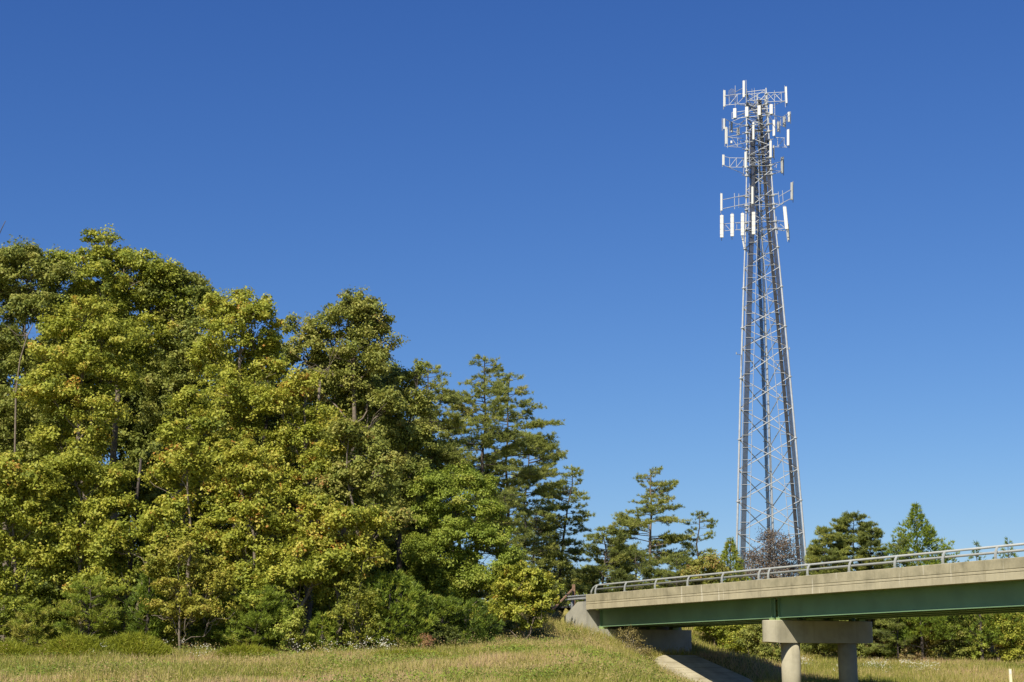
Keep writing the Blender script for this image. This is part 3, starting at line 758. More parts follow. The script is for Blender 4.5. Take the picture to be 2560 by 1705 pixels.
def tufts(base, dirs, per, L, Wd, spread, tint, tsd=.12):
    n = len(base); idx = np.repeat(np.arange(n), per); N = len(idx)
    d = unit(dirs[idx] + rng.normal(size=(N, 3)) * spread)
    c = base[idx] + rng.normal(size=(N, 3)) * .03
    return needles(c, d, L * rng.uniform(.7, 1.25, N), Wd * rng.uniform(.8, 1.2, N)), np.clip(tint[idx] + rng.normal(0, tsd, N), 0, 1)
def pine(name, label, Y, bx, tipx, topy, prof, group=None, nb=46, crown_from=.3, tr='barkdark', trunk_r=.14, per=12, dens=1.0, mat='pine', tmu=.55, dead=6, zoff=0, needle=.2, cat='tree', up=.18, side=None):
    """prof: list (fraction of height, branch reach in px); side: list of (fraction, reach left px, reach right px)"""
    k = mpp(Y); x0 = W(bx, 1500, Y)[0]; zb = hz(x0, Y) - .1 + zoff; tip = W(tipx, topy, Y); H = tip[2] - zb
    r = root(name, (x0, Y, zb), label, cat, group)
    fr = np.linspace(0, 1, 9); wob = rng.normal(size=(9, 2)) * .008 * H; wob[0] = 0; wob[-1] = 0
    tp = [np.array((x0 + (tip[0] - x0) * f_ ** 1.2 + wob[i, 0], Y + wob[i, 1], zb + H * f_)) for i, f_ in enumerate(fr)]
    mb = MB(); mb.tube(tp, [trunk_r * (1 - .9 * f_) + .012 for f_ in fr], 7, cap=False)
    def tpos(f_): return np.array([np.interp(f_, fr, [p[i] for p in tp]) for i in range(3)])
    TB = []; TD = []; TT = []; nb = int(nb * 1.1)
    for b in range(nb):
        f_ = crown_from + (1 - crown_from) * ((b + rng.random()) / nb) ** .9 * .99
        az = rng.uniform(0, 2 * math.pi) if b % 3 else (0 if rng.random() < .5 else math.pi) + rng.normal() * .35
        if side is not None:
            q = [s_[0] for s_ in side]; lr = np.interp(f_, q, [s_[1] for s_ in side]), np.interp(f_, q, [s_[2] for s_ in side])
            cw = (1 + math.cos(az)) / 2; reach = (lr[0] * (1 - cw) + lr[1] * cw)
        else: reach = np.interp(f_, [p[0] for p in prof], [p[1] for p in prof])
        Lb = reach * k * rng.uniform(.5, 1.22) + .15
        a = tpos(f_); d0 = np.array((math.cos(az), math.sin(az), up + rng.normal() * .12)); d0 /= np.linalg.norm(d0)
        n = 7; pts = [a]; d = d0.copy()
        for i in range(n):
            d = unit(d + np.array((0, 0, .05 if i > 3 else -.03)) + rng.normal(size=3) * .09); pts.append(pts[-1] + d * Lb / n)
        mb.tube(pts, [max(.008, .036 * Lb / 3 * (1 - i / n)) + .005 for i in range(n + 1)], 4, cap=False)
        bt = np.clip(rng.normal(tmu, .14), 0, 1)
        nt = max(4, int(Lb / .25 * dens))
        for j in range(nt):
            q = rng.uniform(.28, 1.0); i = min(n - 1, int(q * n)); o_ = pts[i] + (pts[i + 1] - pts[i]) * (q * n - i)
            sd = unit(np.cross(d0, Z) * (1 if j % 2 else -1) * .9 + d0 * .8 + np.array((0, 0, .10)) + rng.normal(size=3) * np.array((.25, .25, .12)))
            tl = Lb * .36 * (1.15 - q * .5) * rng.uniform(.6, 1.2) + .16
            e = o_ + sd * tl; mb.tube([o_, e], [.012, .005], 3, cap=False)
            m = max(3, int(tl / .10)); uu = rng.uniform(.15, 1.08, m)[:, None]
            TB.append(o_ + (e - o_) * uu + rng.normal(size=(m, 3)) * np.array((.07, .07, .04))); TD.append(np.repeat(unit(sd + np.array((0, 0, .45)))[None], m, 0)); TT.append(np.full(m, bt))
    ex = 10; TB.append(tpos(.985) + rng.normal(size=(ex, 3)) * .09); TD.append(np.repeat(np.array((0, 0, 1.))[None], ex, 0)); TT.append(np.full(ex, tmu))
    for b in range(dead):
        f_ = rng.uniform(.12, crown_from + .1); a = tpos(f_); az = rng.uniform(0, 6.28)
        limb(mb, a, a + np.array((math.cos(az), math.sin(az) * .6, rng.uniform(-.1, .3))) * rng.uniform(.5, 1.6), .02, .006, 4, .08, 4)
    build(mb, 'trunk', M[tr], r, True)
    V, t = tufts(np.concatenate(TB), np.concatenate(TD), per, needle, .034, .7, np.concatenate(TT))
    quads('crown', V, t, M[mat], r, 3)
    return r
def cedar(name, label, Y, bx, topy, prof, mat='cedar', group=None, dens=1.0, tmu=.5, lump=.25, tipx=None, cat='tree', zoff=0, spray=.30, wd=.06, tr='barkdark'):
    """dense conical or rounded evergreen; prof: (py, half width px) from the top down"""
    k = mpp(Y); x0 = W(bx, 1500, Y)[0]; zb = hz(x0, Y) - .1 + zoff; ztop = W(bx, topy, Y)[2]; H = ztop - zb
    tx = x0 if tipx is None else W(tipx, topy, Y)[0]
    r = root(name, (x0, Y, zb), label, cat, group)
    mb = MB(); mb.tube([(x0, Y, zb), (x0 + (tx - x0) * .5, Y, zb + H * .5), (tx, Y, ztop - .1)], [.12, .08, .012], 6, cap=False)
    pz = [W(bx, p[0], Y)[2] for p in prof][::-1]; pw = [p[1] * k for p in prof][::-1]
    R = max(pw); n = int(2 * math.pi * R * .62 * (ztop - pz[0]) / .026 * dens)
    z = rng.uniform(pz[0], ztop, n * 2); w = np.interp(z, pz, pw); keep = rng.random(n * 2) < (w / R) * .75 + .05; z = z[keep]; w = w[keep]; n = len(z)
    az = rng.uniform(0, 2 * math.pi, n)
    ph = rng.uniform(0, 6.28, 8)
    lum = 1 + lump * (np.sin(az * 3 + z * 1.7 + ph[0]) * .4 + np.sin(az * 5 - z * 2.9 + ph[1]) * .35 + np.sin(az * 2 + z * 4.3 + ph[2]) * .35 + np.sin(az * 7 + z * 6 + ph[3]) * .2)
    rad = w * lum * (1 - .5 * rng.random(n) ** 2.2)
    f_ = (z - zb) / H
    c = np.stack([x0 + (tx - x0) * f_ + np.cos(az) * rad, Y + np.sin(az) * rad, z], 1)
    out = np.stack([np.cos(az), np.sin(az), np.zeros(n)], 1)
    d = unit(out * .8 + np.array((0, 0, .75)) + rng.normal(size=(n, 3)) * .3)
    ct = np.clip(tmu + .16 * np.sin(az * 4 + z * 2.2 + ph[4]) + rng.normal(0, .1, n), 0, 1)
    V, t = tufts(c, d, 9, spray * .85, wd * .8, .5, ct, .1)
    for q in range(int(14 + H * 3)):
        i = rng.integers(n); f2 = max(.03, f_[i] - .06); a = np.array((x0 + (tx - x0) * f2, Y, zb + H * f2)); mb.tube([a, c[i]], [.02, .006], 4, cap=False)
    build(mb, 'trunk', M[tr], r, True)
    quads('crown', V, t, M[mat], r, 3)
    return r
def shrub(name, label, Y, bx, lobes_px, mat='green', cat='shrub', group=None, stems=7, tr='bark', zoff=0, **kw):
    k = mpp(Y); x0 = W(bx, 1600, Y)[0]; zb = hz(x0, Y) - .05 + zoff
    r = root(name, (x0, Y, zb), label, cat, group); lobes = []
    for l in lobes_px:
        p = W(l[0], l[1], Y); R = l[2] * k; dy = l[3] if len(l) > 3 else rng.uniform(-.5, .5) * R
        lobes.append((p[0], Y + dy, max(p[2], zb + R * .5), R * 1.05, R, R * .85))
    kw.setdefault('spacing', .55); kw.setdefault('crad', .32); kw.setdefault('per', 38); kw.setdefault('leaf', .14)
    crown('crown', lobes, M[mat], r, **kw)
    mb = MB()
    for q in range(stems):
        l = lobes[q % len(lobes)]; e = np.array(l[:3]) + rdir(1)[0] * np.array(l[3:]) * .75
        limb(mb, (x0 + rng.normal() * .15, Y + rng.normal() * .15, zb), e, .035, .008, 5, .05, 4)
    build(mb, 'stem', M[tr], r, True)
    return r
# ---------------------------------------------------------------- the wood on the left
K = dict(spacing=.85, per=46)
deciduous('oak_tree', 'olive green oak crown filling the far left edge of the photo', 'tree', 88, 10,
    [(-40, 690, 75), (45, 665, 60), (20, 650, 40, 0), (70, 640, 34, 0), (110, 690, 48), (150, 680, 36), (10, 760, 80), (95, 770, 62), (-30, 860, 80), (60, 900, 70), (-40, 980, 75), (40, 1040, 75), (-10, 1130, 70), (90, 1120, 55)], 'olive', 'bark', .17, tmu=.5)
deciduous('oak_tree', 'tallest oak of the wood with a pointed top rising above its neighbours', 'tree', 90, 300,
    [(250, 600, 30, 0), (245, 645, 42, 0), (300, 650, 45), (345, 655, 38), (380, 680, 36), (270, 590, 22, 0), (230, 595, 18, 0), (190, 665, 52), (150, 665, 40), (400, 690, 48), (415, 665, 28, 0), (250, 720, 75), (330, 735, 70), (170, 755, 70), (430, 750, 50), (250, 820, 80), (380, 830, 70), (290, 900, 75)] , 'oak', 'bark', .24, tmu=.52)
deciduous('oak_tree', 'broad yellow green oak bulging forward below the tallest tree top', 'tree', 85, 215,
    [(215, 790, 62), (160, 830, 62), (285, 840, 62), (130, 900, 60), (215, 900, 70), (290, 940, 60), (110, 985, 60), (180, 1010, 65), (260, 1030, 65), (130, 1090, 60), (215, 1110, 60)], 'oak', 'bark', .17, tmu=.62)
deciduous('oak_tree', 'oak with a domed top left of the V shaped notch in the treeline', 'tree', 91, 470,
    [(470, 720, 48), (500, 735, 32), (445, 700, 40), (520, 770, 30), (400, 740, 50), (430, 790, 60), (500, 800, 55), (460, 870, 65), (520, 890, 60), (430, 950, 65), (490, 990, 60), (400, 1040, 60), (465, 1100, 60)], 'olive', 'bark', .2, tmu=.5)
deciduous('oak_tree', 'bright yellow green oak with a small peaked top just left of the treeline notch', 'tree', 86, 590,
    [(604, 732, 15, 0), (602, 748, 26, 0), (600, 780, 42), (655, 757, 16, 0), (545, 770, 40), (650, 790, 42), (685, 800, 25), (570, 840, 60), (650, 850, 55), (530, 900, 60), (620, 920, 60), (680, 920, 40), (575, 980, 62), (640, 1010, 55), (520, 1050, 60), (600, 1080, 60)], 'oak', 'bark', .2, tmu=.62)
deciduous('oak_tree', 'tall rounded olive oak just right of the treeline notch', 'tree', 90, 860,
    [(880, 765, 36, 0), (920, 770, 36, 0), (850, 800, 42), (935, 815, 42), (900, 745, 20, 0), (870, 745, 18, 0), (735, 810, 22), (905, 820, 45), (975, 850, 20), (760, 815, 30), (800, 830, 45), (960, 800, 18), (965, 875, 26), (890, 860, 60), (760, 880, 50), (820, 900, 60), (940, 910, 42), (870, 950, 60), (780, 970, 60), (930, 985, 48), (860, 1030, 60), (970, 1010, 40)], 'olive', 'bark', .22, tmu=.58)
deciduous('oak_tree', 'golden green oak below the rounded olive crown with leafy tiers down to the shrubs', 'tree', 85, 760,
    [(745, 960, 55), (700, 1010, 50), (800, 1050, 55), (730, 1090, 60), (860, 1110, 50), (680, 1150, 55), (790, 1170, 55), (900, 1190, 45), (720, 1230, 55), (850, 1260, 50), (650, 1270, 50)], 'oak', 'bark', .2, tmu=.66)
deciduous('oak_tree', 'shaded brownish oak between the rounded crown and the first pines', 'tree', 92, 1000,
    [(1000, 950, 45), (1035, 930, 30), (985, 1020, 50), (1050, 1010, 42), (1010, 1090, 52), (1060, 1100, 40), (970, 1160, 50), (1040, 1180, 48), (1000, 1250, 50), (960, 1320, 48)], 'olive', 'barkdark', .18, tmu=.5)
# middle storey facing the meadow
MS = [('broad leafy oak branches low at the far left edge above the pine saplings', 81, 40, [(20, 1180, 60), (-20, 1240, 60), (95, 1210, 55), (40, 1280, 60), (120, 1300, 50), (10, 1370, 60), (90, 1390, 50), (-30, 1440, 55), (30, 1470, 45)], 'oak', .58),
      ('leafy young oak left of the bare grey trunk with sunlit lower boughs', 82, 200, [(190, 1170, 55), (250, 1200, 55), (150, 1260, 52), (230, 1290, 55), (290, 1260, 45), (190, 1360, 50), (260, 1390, 50), (150, 1430, 45), (290, 1420, 35)], 'oak', .56),
      ('young oak with pale spreading tiers right of the bare grey trunk', 81, 480, [(470, 1150, 50), (410, 1190, 48), (520, 1210, 52), (450, 1260, 52), (560, 1280, 50), (500, 1340, 52), (420, 1350, 45), (590, 1370, 45)], 'oak', .64),
      ('sunlit young oak at the centre of the wood with bright layered boughs', 80.5, 650, [(600, 1150, 48), (660, 1200, 50), (580, 1240, 48), (640, 1290, 52), (710, 1310, 50), (600, 1360, 50), (680, 1390, 48), (760, 1370, 45), (560, 1430, 40)], 'oak', .68),
      ('spreading young oak filling the gap between the domed oak and the peaked bright oak', 83.5, 520, [(480, 1010, 45), (530, 1060, 42), (440, 1090, 40), (560, 1120, 45), (510, 1150, 42), (450, 1180, 40)], 'oak', .55),
      ('young oak with small clusters under the tall rounded olive oak', 83, 900, [(860, 1080, 42), (920, 1110, 42), (960, 1160, 38), (880, 1180, 44), (940, 1230, 40), (830, 1220, 40), (980, 1290, 34)], 'olive', .6),
      ('young oak with drooping boughs just left of the tan leaved tree', 80.5, 330, [(300, 1330, 32), (270, 1360, 40), (390, 1300, 36), (250, 1440, 38), (380, 1370, 34), (300, 1450, 32), (210, 1470, 36)], 'oak', .58),
      ('leafy boughs low over the bushes right of the tan leaved tree', 80, 700, [(620, 1440, 36), (680, 1450, 38), (740, 1440, 36), (790, 1430, 34), (830, 1400, 34), (640, 1500, 32)], 'oak', .55),
      ('scattered bright leaf sprays before the dark gap left of the willow oak', 81, 850, [(790, 1270, 40), (860, 1300, 42), (800, 1350, 42), (890, 1370, 42), (850, 1410, 40), (930, 1300, 36), (940, 1400, 32)], 'oak', .7)]
for lb, Y, bx, lo, mt, tm in MS:
    deciduous('young_oak_tree', lb, 'tree', Y, bx, lo, mt, 'bark', .12, tmu=tm, spacing=.8, per=44, leaf=.2)
deciduous('turning_tree', 'small tree with tan and yellow leaves on a thin crooked trunk before the wood', 'tree', 78.5, 452,
    [(450, 1385, 42), (400, 1420, 36), (500, 1425, 42), (440, 1470, 42), (540, 1470, 36), (400, 1520, 32), (490, 1520, 38), (560, 1530, 28), (440, 1555, 25)], 'brownleaf', 'bark', .055, tmu=.34, spacing=.6, per=36, leaf=.15, crad=.36)
deciduous('willow_oak_tree', 'bright green finely leaved tree standing in front of the pines', 'tree', 91, 1150,
    [(1150, 1190, 38), (1200, 1215, 40), (1080, 1215, 40), (1130, 1250, 52), (1210, 1280, 48), (1060, 1290, 48), (1140, 1330, 58), (1230, 1350, 48), (1060, 1380, 50), (1270, 1400, 42), (1150, 1410, 56), (1220, 1450, 46), (1060, 1450, 44), (1130, 1480, 48), (1290, 1450, 30)], 'green', 'bark', .15, tmu=.68, leaf=.15, per=62, spacing=.75, crad=.45)
# bare trunks that show between the crowns
def snag(name, label, Y, pts, r, mat='bark', cat='tree', twigs=6):
    P = [W(a, b, Y) for a, b in pts]; P[0][2] = min(P[0][2], hz(P[0][0], Y) - .1)
    o = root(name, P[0], label, cat)
    mb = MB(); n = len(P); mb.tube(P, [r * (1 - .75 * i / (n - 1)) + .01 for i in range(n)], 8, cap=True)
    for q in range(twigs):
        i = rng.integers(n // 2, n); a = P[i]; e = a + np.array((rng.normal() * 1.1, rng.normal() * .8, abs(rng.normal()) * 1.0))
        p_ = limb(mb, a, e, .03, .008, 4, .09, 4); limb(mb, p_[2], p_[2] + rng.normal(size=3) * .6, .014, .005, 3, .1, 3)
    build(mb, 'trunk', M[mat], o, True)
    return o
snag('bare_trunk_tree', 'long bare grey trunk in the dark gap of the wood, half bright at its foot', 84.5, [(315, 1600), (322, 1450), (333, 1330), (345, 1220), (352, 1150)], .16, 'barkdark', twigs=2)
snag('leaning_pale_tree', 'pale trunk leaning right among the leaves near the far left edge', 86.2, [(30, 1560), (36, 1200), (40, 980), (50, 900), (68, 840), (82, 812)], .06, 'bark', twigs=2)
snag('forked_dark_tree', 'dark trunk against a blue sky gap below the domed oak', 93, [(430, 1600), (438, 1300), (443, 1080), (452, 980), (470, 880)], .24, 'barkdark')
snag('dead_tree', 'thin dead twigs reaching in at the left border above the treeline', 90, [(-60, 1600), (-50, 1200), (-40, 900), (-25, 700), (-8, 600), (5, 570), (14, 552)], .04, 'barkdark', twigs=0)
snag('slim_tree', 'slim lit trunk among bright leaf tiers near the centre of the wood', 84.5, [(625, 1600), (622, 1400), (620, 1280), (624, 1230)], .1, 'barkpale', twigs=3)
snag('shaded_trunk_tree', 'shaded trunk rising behind the scattered leaf sprays left of the willow oak', 87, [(775, 1600), (772, 1300), (780, 1190), (792, 1050), (800, 950)], .22, 'bark')
# second row, further back: closes the wood
def copy_tree(o):
    c = o.copy(); COL.objects.link(c)
    for ch in list(o.children):
        d = ch.copy(); COL.objects.link(d); d.parent = c
    return c
protos = []
for sd in range(3):
    ol = [(760, 560, 640), (860, 500, 700), (1100, 470, 730), (1350, 500, 700), (1500, 540, 660)]
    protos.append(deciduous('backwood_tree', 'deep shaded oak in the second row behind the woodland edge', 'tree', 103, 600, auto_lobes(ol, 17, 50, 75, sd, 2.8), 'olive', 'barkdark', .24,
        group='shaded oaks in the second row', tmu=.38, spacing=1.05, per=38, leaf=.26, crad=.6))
spots = [(-30, 103, .93), (60, 100, 1.0), (160, 106, 1.04), (250, 101, 1.02), (350, 104, 1.0), (440, 101, .86), (530, 106, .88), (610, 100, .84), (700, 104, .76), (780, 100, .82), (870, 105, .84), (950, 100, .74), (1020, 106, .66), (1070, 99, .56), (120, 112, 1.0), (400, 113, .93), (670, 112, .78), (900, 114, .86)]
for i, (px, Y, sc_) in enumerate(spots):
    o = protos[i] if i < 3 else copy_tree(protos[i % 3])
    x = W(px, 1600, Y)[0]; o.location = (x, Y, hz(x, Y) - .1); o.rotation_euler = (0, 0, [0, 2.1, 4.0, 1.2, 5.1][i % 5] * (i >= 0)); o.scale = (sc_ * .95, sc_ * .95, sc_)
# understorey inside the wood
ub = []
for sd in range(3):
    g = np.random.default_rng(40 + sd)
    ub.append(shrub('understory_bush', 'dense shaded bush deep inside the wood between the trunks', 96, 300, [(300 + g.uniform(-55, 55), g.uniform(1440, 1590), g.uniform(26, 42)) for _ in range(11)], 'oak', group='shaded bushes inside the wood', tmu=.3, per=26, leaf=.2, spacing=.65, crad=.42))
up = [(300, 96), (40, 95), (500, 97), (-60, 97), (140, 96), (220, 98), (390, 95), (590, 96), (680, 95), (760, 97), (840, 95), (930, 96), (1010, 95), (1080, 97), (90, 101), (340, 102), (440, 100), (640, 102), (800, 101), (980, 101), (1130, 100), (-20, 101), (200, 90), (330, 89), (450, 90), (700, 88), (560, 90), (820, 88), (100, 89)]
for i, (px, Y) in enumerate(up):
    o = ub[i] if i < 3 else copy_tree(ub[i % 3])
    x = W(px, 1600, Y)[0]; o.location = (x, Y, hz(x, Y) - .05); o.rotation_euler = (0, 0, i * 1.3); o.scale = (1.15, 1.15, 1.0 + .25 * ((i * 7) % 5) / 4)
# far woods that close the horizon: one uncountable mass
def far_woods():
    n = 5200; x = rng.uniform(-150, 150, n); y = rng.uniform(180, 205, n)
    top = np.where(x < -12, 15.0, 6.6) * (1 + .14 * vnoise(x * .5, y * .4, 11))
    z = height(x, y) + rng.random(n) ** .8 * top
    C = np.stack([x, y, z], 1); per = 26; idx = np.repeat(np.arange(n), per); N = len(idx)
    off = rng.normal(size=(N, 3)) * np.array((.8, .8, .55)); nr = unit(np.array((-.2, -.5, .7)) + rng.normal(size=(N, 3)) * .6)
    L = .5 * rng.uniform(.7, 1.3, N); ct = np.clip(rng.normal(.45, .15, n), 0, 1)
    tag(quads('far_woods', leafquads(C[idx] + off, nr, L, L * .7), np.clip(ct[idx] + rng.normal(0, .08, N), 0, 1), M['olive']), 'distant mass of woods closing the view low behind everything', 'woods', kind='stuff')
far_woods()
# ---------------------------------------------------------------- pines right of the wood
pine('pine_tree', 'pine with a ragged flat top directly right of the broadleaf wood', 98, 1085, 1070, 905, None, nb=95, crown_from=.3, side=[(0, 90, 90), (.4, 90, 100), (.7, 80, 90), (.88, 50, 60), (1, 14, 14)], dens=1.3)
pine('pine_tree', 'tall pine with a crooked pointed leader behind the bright green tree', 103, 1195, 1212, 892, None, nb=100, crown_from=.25, side=[(0, 95, 85), (.4, 110, 105), (.7, 105, 95), (.82, 75, 60), (.93, 35, 40), (1, 18, 18)], dens=1.3, trunk_r=.17)
pine('pine_tree', 'pine with long boughs reaching right over the open sky', 108, 1262, 1275, 930, None, nb=86, crown_from=.32, side=[(0, 60, 60), (.4, 80, 92), (.62, 80, 118), (.8, 60, 90), (.92, 40, 50), (1, 12, 12)], dens=1.25)
pine('pine_tree', 'thin pine with bare lower limbs seen against the sky', 119, 1302, 1325, 1082, None, nb=52, crown_from=.55, side=[(.4, 40, 60), (.6, 45, 75), (.75, 45, 85), (.9, 45, 65), (1, 12, 12)], dens=1.0, dead=18)
pine('pine_tree', 'bushy pine leaning out at the right end of the treeline above the wing wall', 124, 1392, 1432, 1168, None, nb=84, crown_from=.18, side=[(0, 60, 50), (.3, 75, 62), (.55, 85, 60), (.75, 70, 48), (.9, 35, 28), (1, 12, 12)], dens=1.35)
pine('pine_tree', 'low dense pine filling in below the bare lower limbs', 122, 1330, 1340, 1275, None, nb=66, crown_from=.12, side=[(0, 60, 60), (.5, 75, 70), (.85, 40, 40), (1, 14, 14)], dens=1.3, tmu=.5)
pine('pine_tree', 'low pine half buried between the bright green tree and the thin pine', 100, 1245, 1262, 1225, None, nb=40, crown_from=.12, side=[(0, 55, 60), (.5, 70, 66), (.85, 40, 40), (1, 14, 14)], dens=1.3, tmu=.35)
# ---------------------------------------------------------------- trees behind the bridge
pine('pine_tree', 'lone spreading pine with a clear trunk behind the left end of the railing', 122, 1622, 1628, 1172, None, nb=64, crown_from=.36, side=[(.25, 85, 75), (.45, 105, 90), (.62, 100, 85), (.74, 55, 55), (.84, 30, 66), (.93, 28, 40), (1, 16, 16)], dens=1.25, tr='bark', trunk_r=.17)
pine('pine_tree', 'dense round pine left of the lone spreading pine', 120, 1505, 1512, 1318, None, trunk_r=.1, nb=90, crown_from=.12, side=[(0, 50, 75), (.5, 55, 80), (.8, 42, 55), (1, 16, 20)], dens=1.6, tmu=.5)
pine('pine_tree', 'small dark pine tucked low under the lone spreading pine', 119, 1585, 1590, 1375, None, nb=36, crown_from=.1, side=[(0, 50, 50), (.6, 52, 52), (1, 18, 18)], dens=1.5, tmu=.3)
pine('pine_tree', 'spindly pine with an open top right of the lone spreading pine', 124, 1742, 1748, 1278, None, nb=46, crown_from=.15, side=[(0, 80, 70), (.35, 80, 75), (.55, 60, 72), (.66, 34, 36), (.9, 30, 30), (1, 12, 12)], dens=1.3, tmu=.4)
pine('pine_tree', 'low wide pine just behind the railing near the spindly pine', 118, 1690, 1695, 1385, None, trunk_r=.08, nb=60, crown_from=.1, side=[(0, 60, 60), (.6, 58, 58), (1, 20, 20)], dens=1.4, tmu=.38)
cedar('cedar_tree', 'yellow green cedar with a sharp tip just left of the lattice mast', 118, 1822, 1345, [(1345, 3), (1370, 12), (1410, 28), (1450, 38), (1500, 44)], tmu=.75, tipx=1826)
deciduous('yellowing_tree', 'small yellowing broadleaf between the spindly pine and the sharp tipped cedar', 'tree', 116, 1765, [(1765, 1410, 30), (1735, 1435, 28), (1795, 1430, 26), (1770, 1460, 30)], 'olive', 'bark', .06, tmu=.72, spacing=.6, leaf=.14, crad=.36)
for lb, Y, bx, tp, top, sd, tm in (('leftmost pine of the group right of the mast with a rounded shoulder', 121, 2052, 2062, 1318, [(0, 45, 60), (.5, 48, 62), (.85, 34, 40), (1, 14, 14)], .5),
        ('pine with the highest ragged top in the group right of the mast', 123, 2120, 2135, 1284, [(0, 70, 70), (.5, 72, 72), (.8, 55, 40), (.93, 34, 30), (1, 16, 16)], .42),
        ('pine with a small spike top ending the group right of the mast', 122, 2178, 2176, 1308, [(0, 55, 45), (.5, 50, 42), (.85, 24, 24), (1, 10, 10)], .36)):
    pine('pine_tree', lb, Y, bx, tp, top, None, nb=120, crown_from=.06, side=sd, dens=2.6, tmu=tm, per=14, trunk_r=.09)
cedar('cedar_tree', 'large cone shaped cedar standing right of the pine group', 121, 2300, 1262, [(1262, 3), (1285, 12), (1320, 34), (1360, 58), (1400, 72), (1450, 80), (1520, 84), (1600, 84)], tmu=.5, lump=.6)
pine('pine_tree', 'low blue green pine nestled against the left foot of the large cone cedar', 120, 2240, 2246, 1352, None, trunk_r=.06, nb=64, crown_from=.08, side=[(0, 42, 42), (.6, 40, 40), (1, 14, 14)], dens=1.6, tmu=.3)
for lb, bx, top, w_ in (('tiny thin cedar top poking above the railing right of the large cone cedar', 2448, 1354, 26), ('wispy cedar top above the railing at the right edge of the photo', 2528, 1345, 30), ('low scrubby cedar between the two thin tops above the railing', 2488, 1395, 30)):
    cedar('cedar_tree', lb, 120, bx, top, [(top, 2), (top + 25, w_ * .4), (top + 60, w_), (top + 120, w_ * 1.4), (1610, w_ * 1.8)], tmu=.4, dens=.3, lump=.5)
# dark plum-coloured thin-leaved tree in front of the mast
lo = [(1930, 1360, 40), (1895, 1400, 38), (1960, 1395, 38), (1990, 1430, 28), (1930, 1430, 42), (1880, 1445, 34), (1970, 1460, 30)]
deciduous('plum_tree', 'sparse purplish brown tree before the foot of the mast', 'tree', 128, 1930, lo, 'reddish', 'barkdark', .08, tmu=.45, spacing=.42, per=10, leaf=.14, crad=.55, upb=.2)
# ---------------------------------------------------------------- undergrowth at the wood edge
cedar('cedar_bush', 'large round dark green cedar bush left of the willow oak', 82, 975, 1432, [(1432, 25), (1460, 62), (1500, 90), (1560, 105), (1620, 100)], tmu=.55, lump=.28, cat='shrub')
cedar('cedar_bush', 'soft round evergreen sapling in front of the willow oak near the embankment', 86, 1165, 1500, [(1500, 25), (1530, 60), (1570, 78), (1610, 75)], tmu=.2, lump=.3, cat='shrub')
cedar('cedar_bush', 'narrow bright evergreen bush right of the small light green sapling', 80, 808, 1535, [(1535, 8), (1560, 28), (1600, 40), (1630, 42)], tmu=.62, lump=.35, cat='shrub')
cedar('cedar_bush', 'feathery evergreen sapling right of the bare grey trunk', 79.5, 372, 1420, [(1420, 6), (1470, 30), (1530, 44), (1590, 40)], tmu=.35, lump=.5, dens=.8, cat='shrub')
SP = dict(crown_from=.08, dens=1.7, per=14, needle=.17, trunk_r=.05, dead=0, mat='cedar', up=.45)
pine('pine_sapling', 'fresh green pine sapling left of the foot of the bare grey trunk', 78.5, 225, 228, 1455, None, nb=44, side=[(0, 60, 65), (.4, 75, 72), (.8, 48, 52), (1, 14, 14)], tmu=.75, cat='shrub', **SP)
pine('pine_sapling', 'low pine sapling with bright whorls at the left edge', 78.5, 75, 80, 1532, None, nb=30, side=[(0, 40, 45), (.5, 44, 48), (1, 14, 14)], tmu=.8, cat='shrub', **SP)
pine('pine_sapling', 'soft pine sapling in the shade right of the tan leaved tree', 79.5, 640, 650, 1480, None, nb=50, side=[(0, 70, 75), (.5, 70, 80), (.85, 40, 44), (1, 14, 14)], tmu=.6, cat='shrub', **SP)
pine('pine_sapling', 'wide shaded pine sapling between the tan leaved tree and the soft sapling', 80, 570, 560, 1500, None, nb=40, side=[(0, 50, 50), (.5, 55, 55), (1, 16, 16)], tmu=.5, cat='shrub', **SP)
pine('pine_sapling', 'pine sapling with drooping boughs left of the red dead shrub and embankment', 84, 1110, 1105, 1500, None, nb=40, side=[(0, 60, 50), (.5, 60, 45), (1, 14, 14)], tmu=.55, cat='shrub', **SP)
shrub('sapling_bush', 'small light green leafy sapling before the dark hollow in the wood', 78.5, 735, [(735, 1545, 26), (715, 1575, 28), (755, 1580, 26), (730, 1605, 28)], 'green', tmu=.85)
shrub('thicket_bush', 'rusty speckled brown thicket left of the large round cedar bush', 80, 900, [(880, 1470, 32), (920, 1500, 34), (870, 1530, 38), (920, 1560, 38), (890, 1600, 36)], 'brownleaf', tmu=.12, per=16, stems=14)
shrub('leafy_bush', 'green and yellow bush overlapping the front of the rusty thicket', 81, 850, [(850, 1450, 34), (810, 1480, 30), (880, 1440, 28), (955, 1530, 26)], 'oak', tmu=.55)
shrub('yellow_bush', 'yellow green broadleaf bush at the foot of the embankment slope', 89, 1310, [(1290, 1430, 32), (1340, 1450, 34), (1270, 1480, 38), (1330, 1500, 40), (1370, 1470, 26), (1250, 1530, 34), (1300, 1530, 28), (1200, 1540, 26), (1340, 1515, 28), (1375, 1500, 24), (1355, 1545, 20), (1320, 1560, 20)], 'oak', tmu=.6, leaf=.17)
shrub('vine_bush', 'tangled grey green bush behind the wooden post at the top of the embankment', 130, 1400, [(1390, 1450, 30), (1420, 1430, 28), (1440, 1460, 24), (1380, 1490, 26), (1350, 1430, 30)], 'olive', tmu=.4, per=22, stems=12)
shrub('vine_bush', 'bright leafy bush right of the wooden post beside the end of the bridge', 131, 1455, [(1450, 1450, 26), (1475, 1460, 22), (1440, 1475, 22), (1490, 1440, 20)], 'green', tmu=.6, per=30)
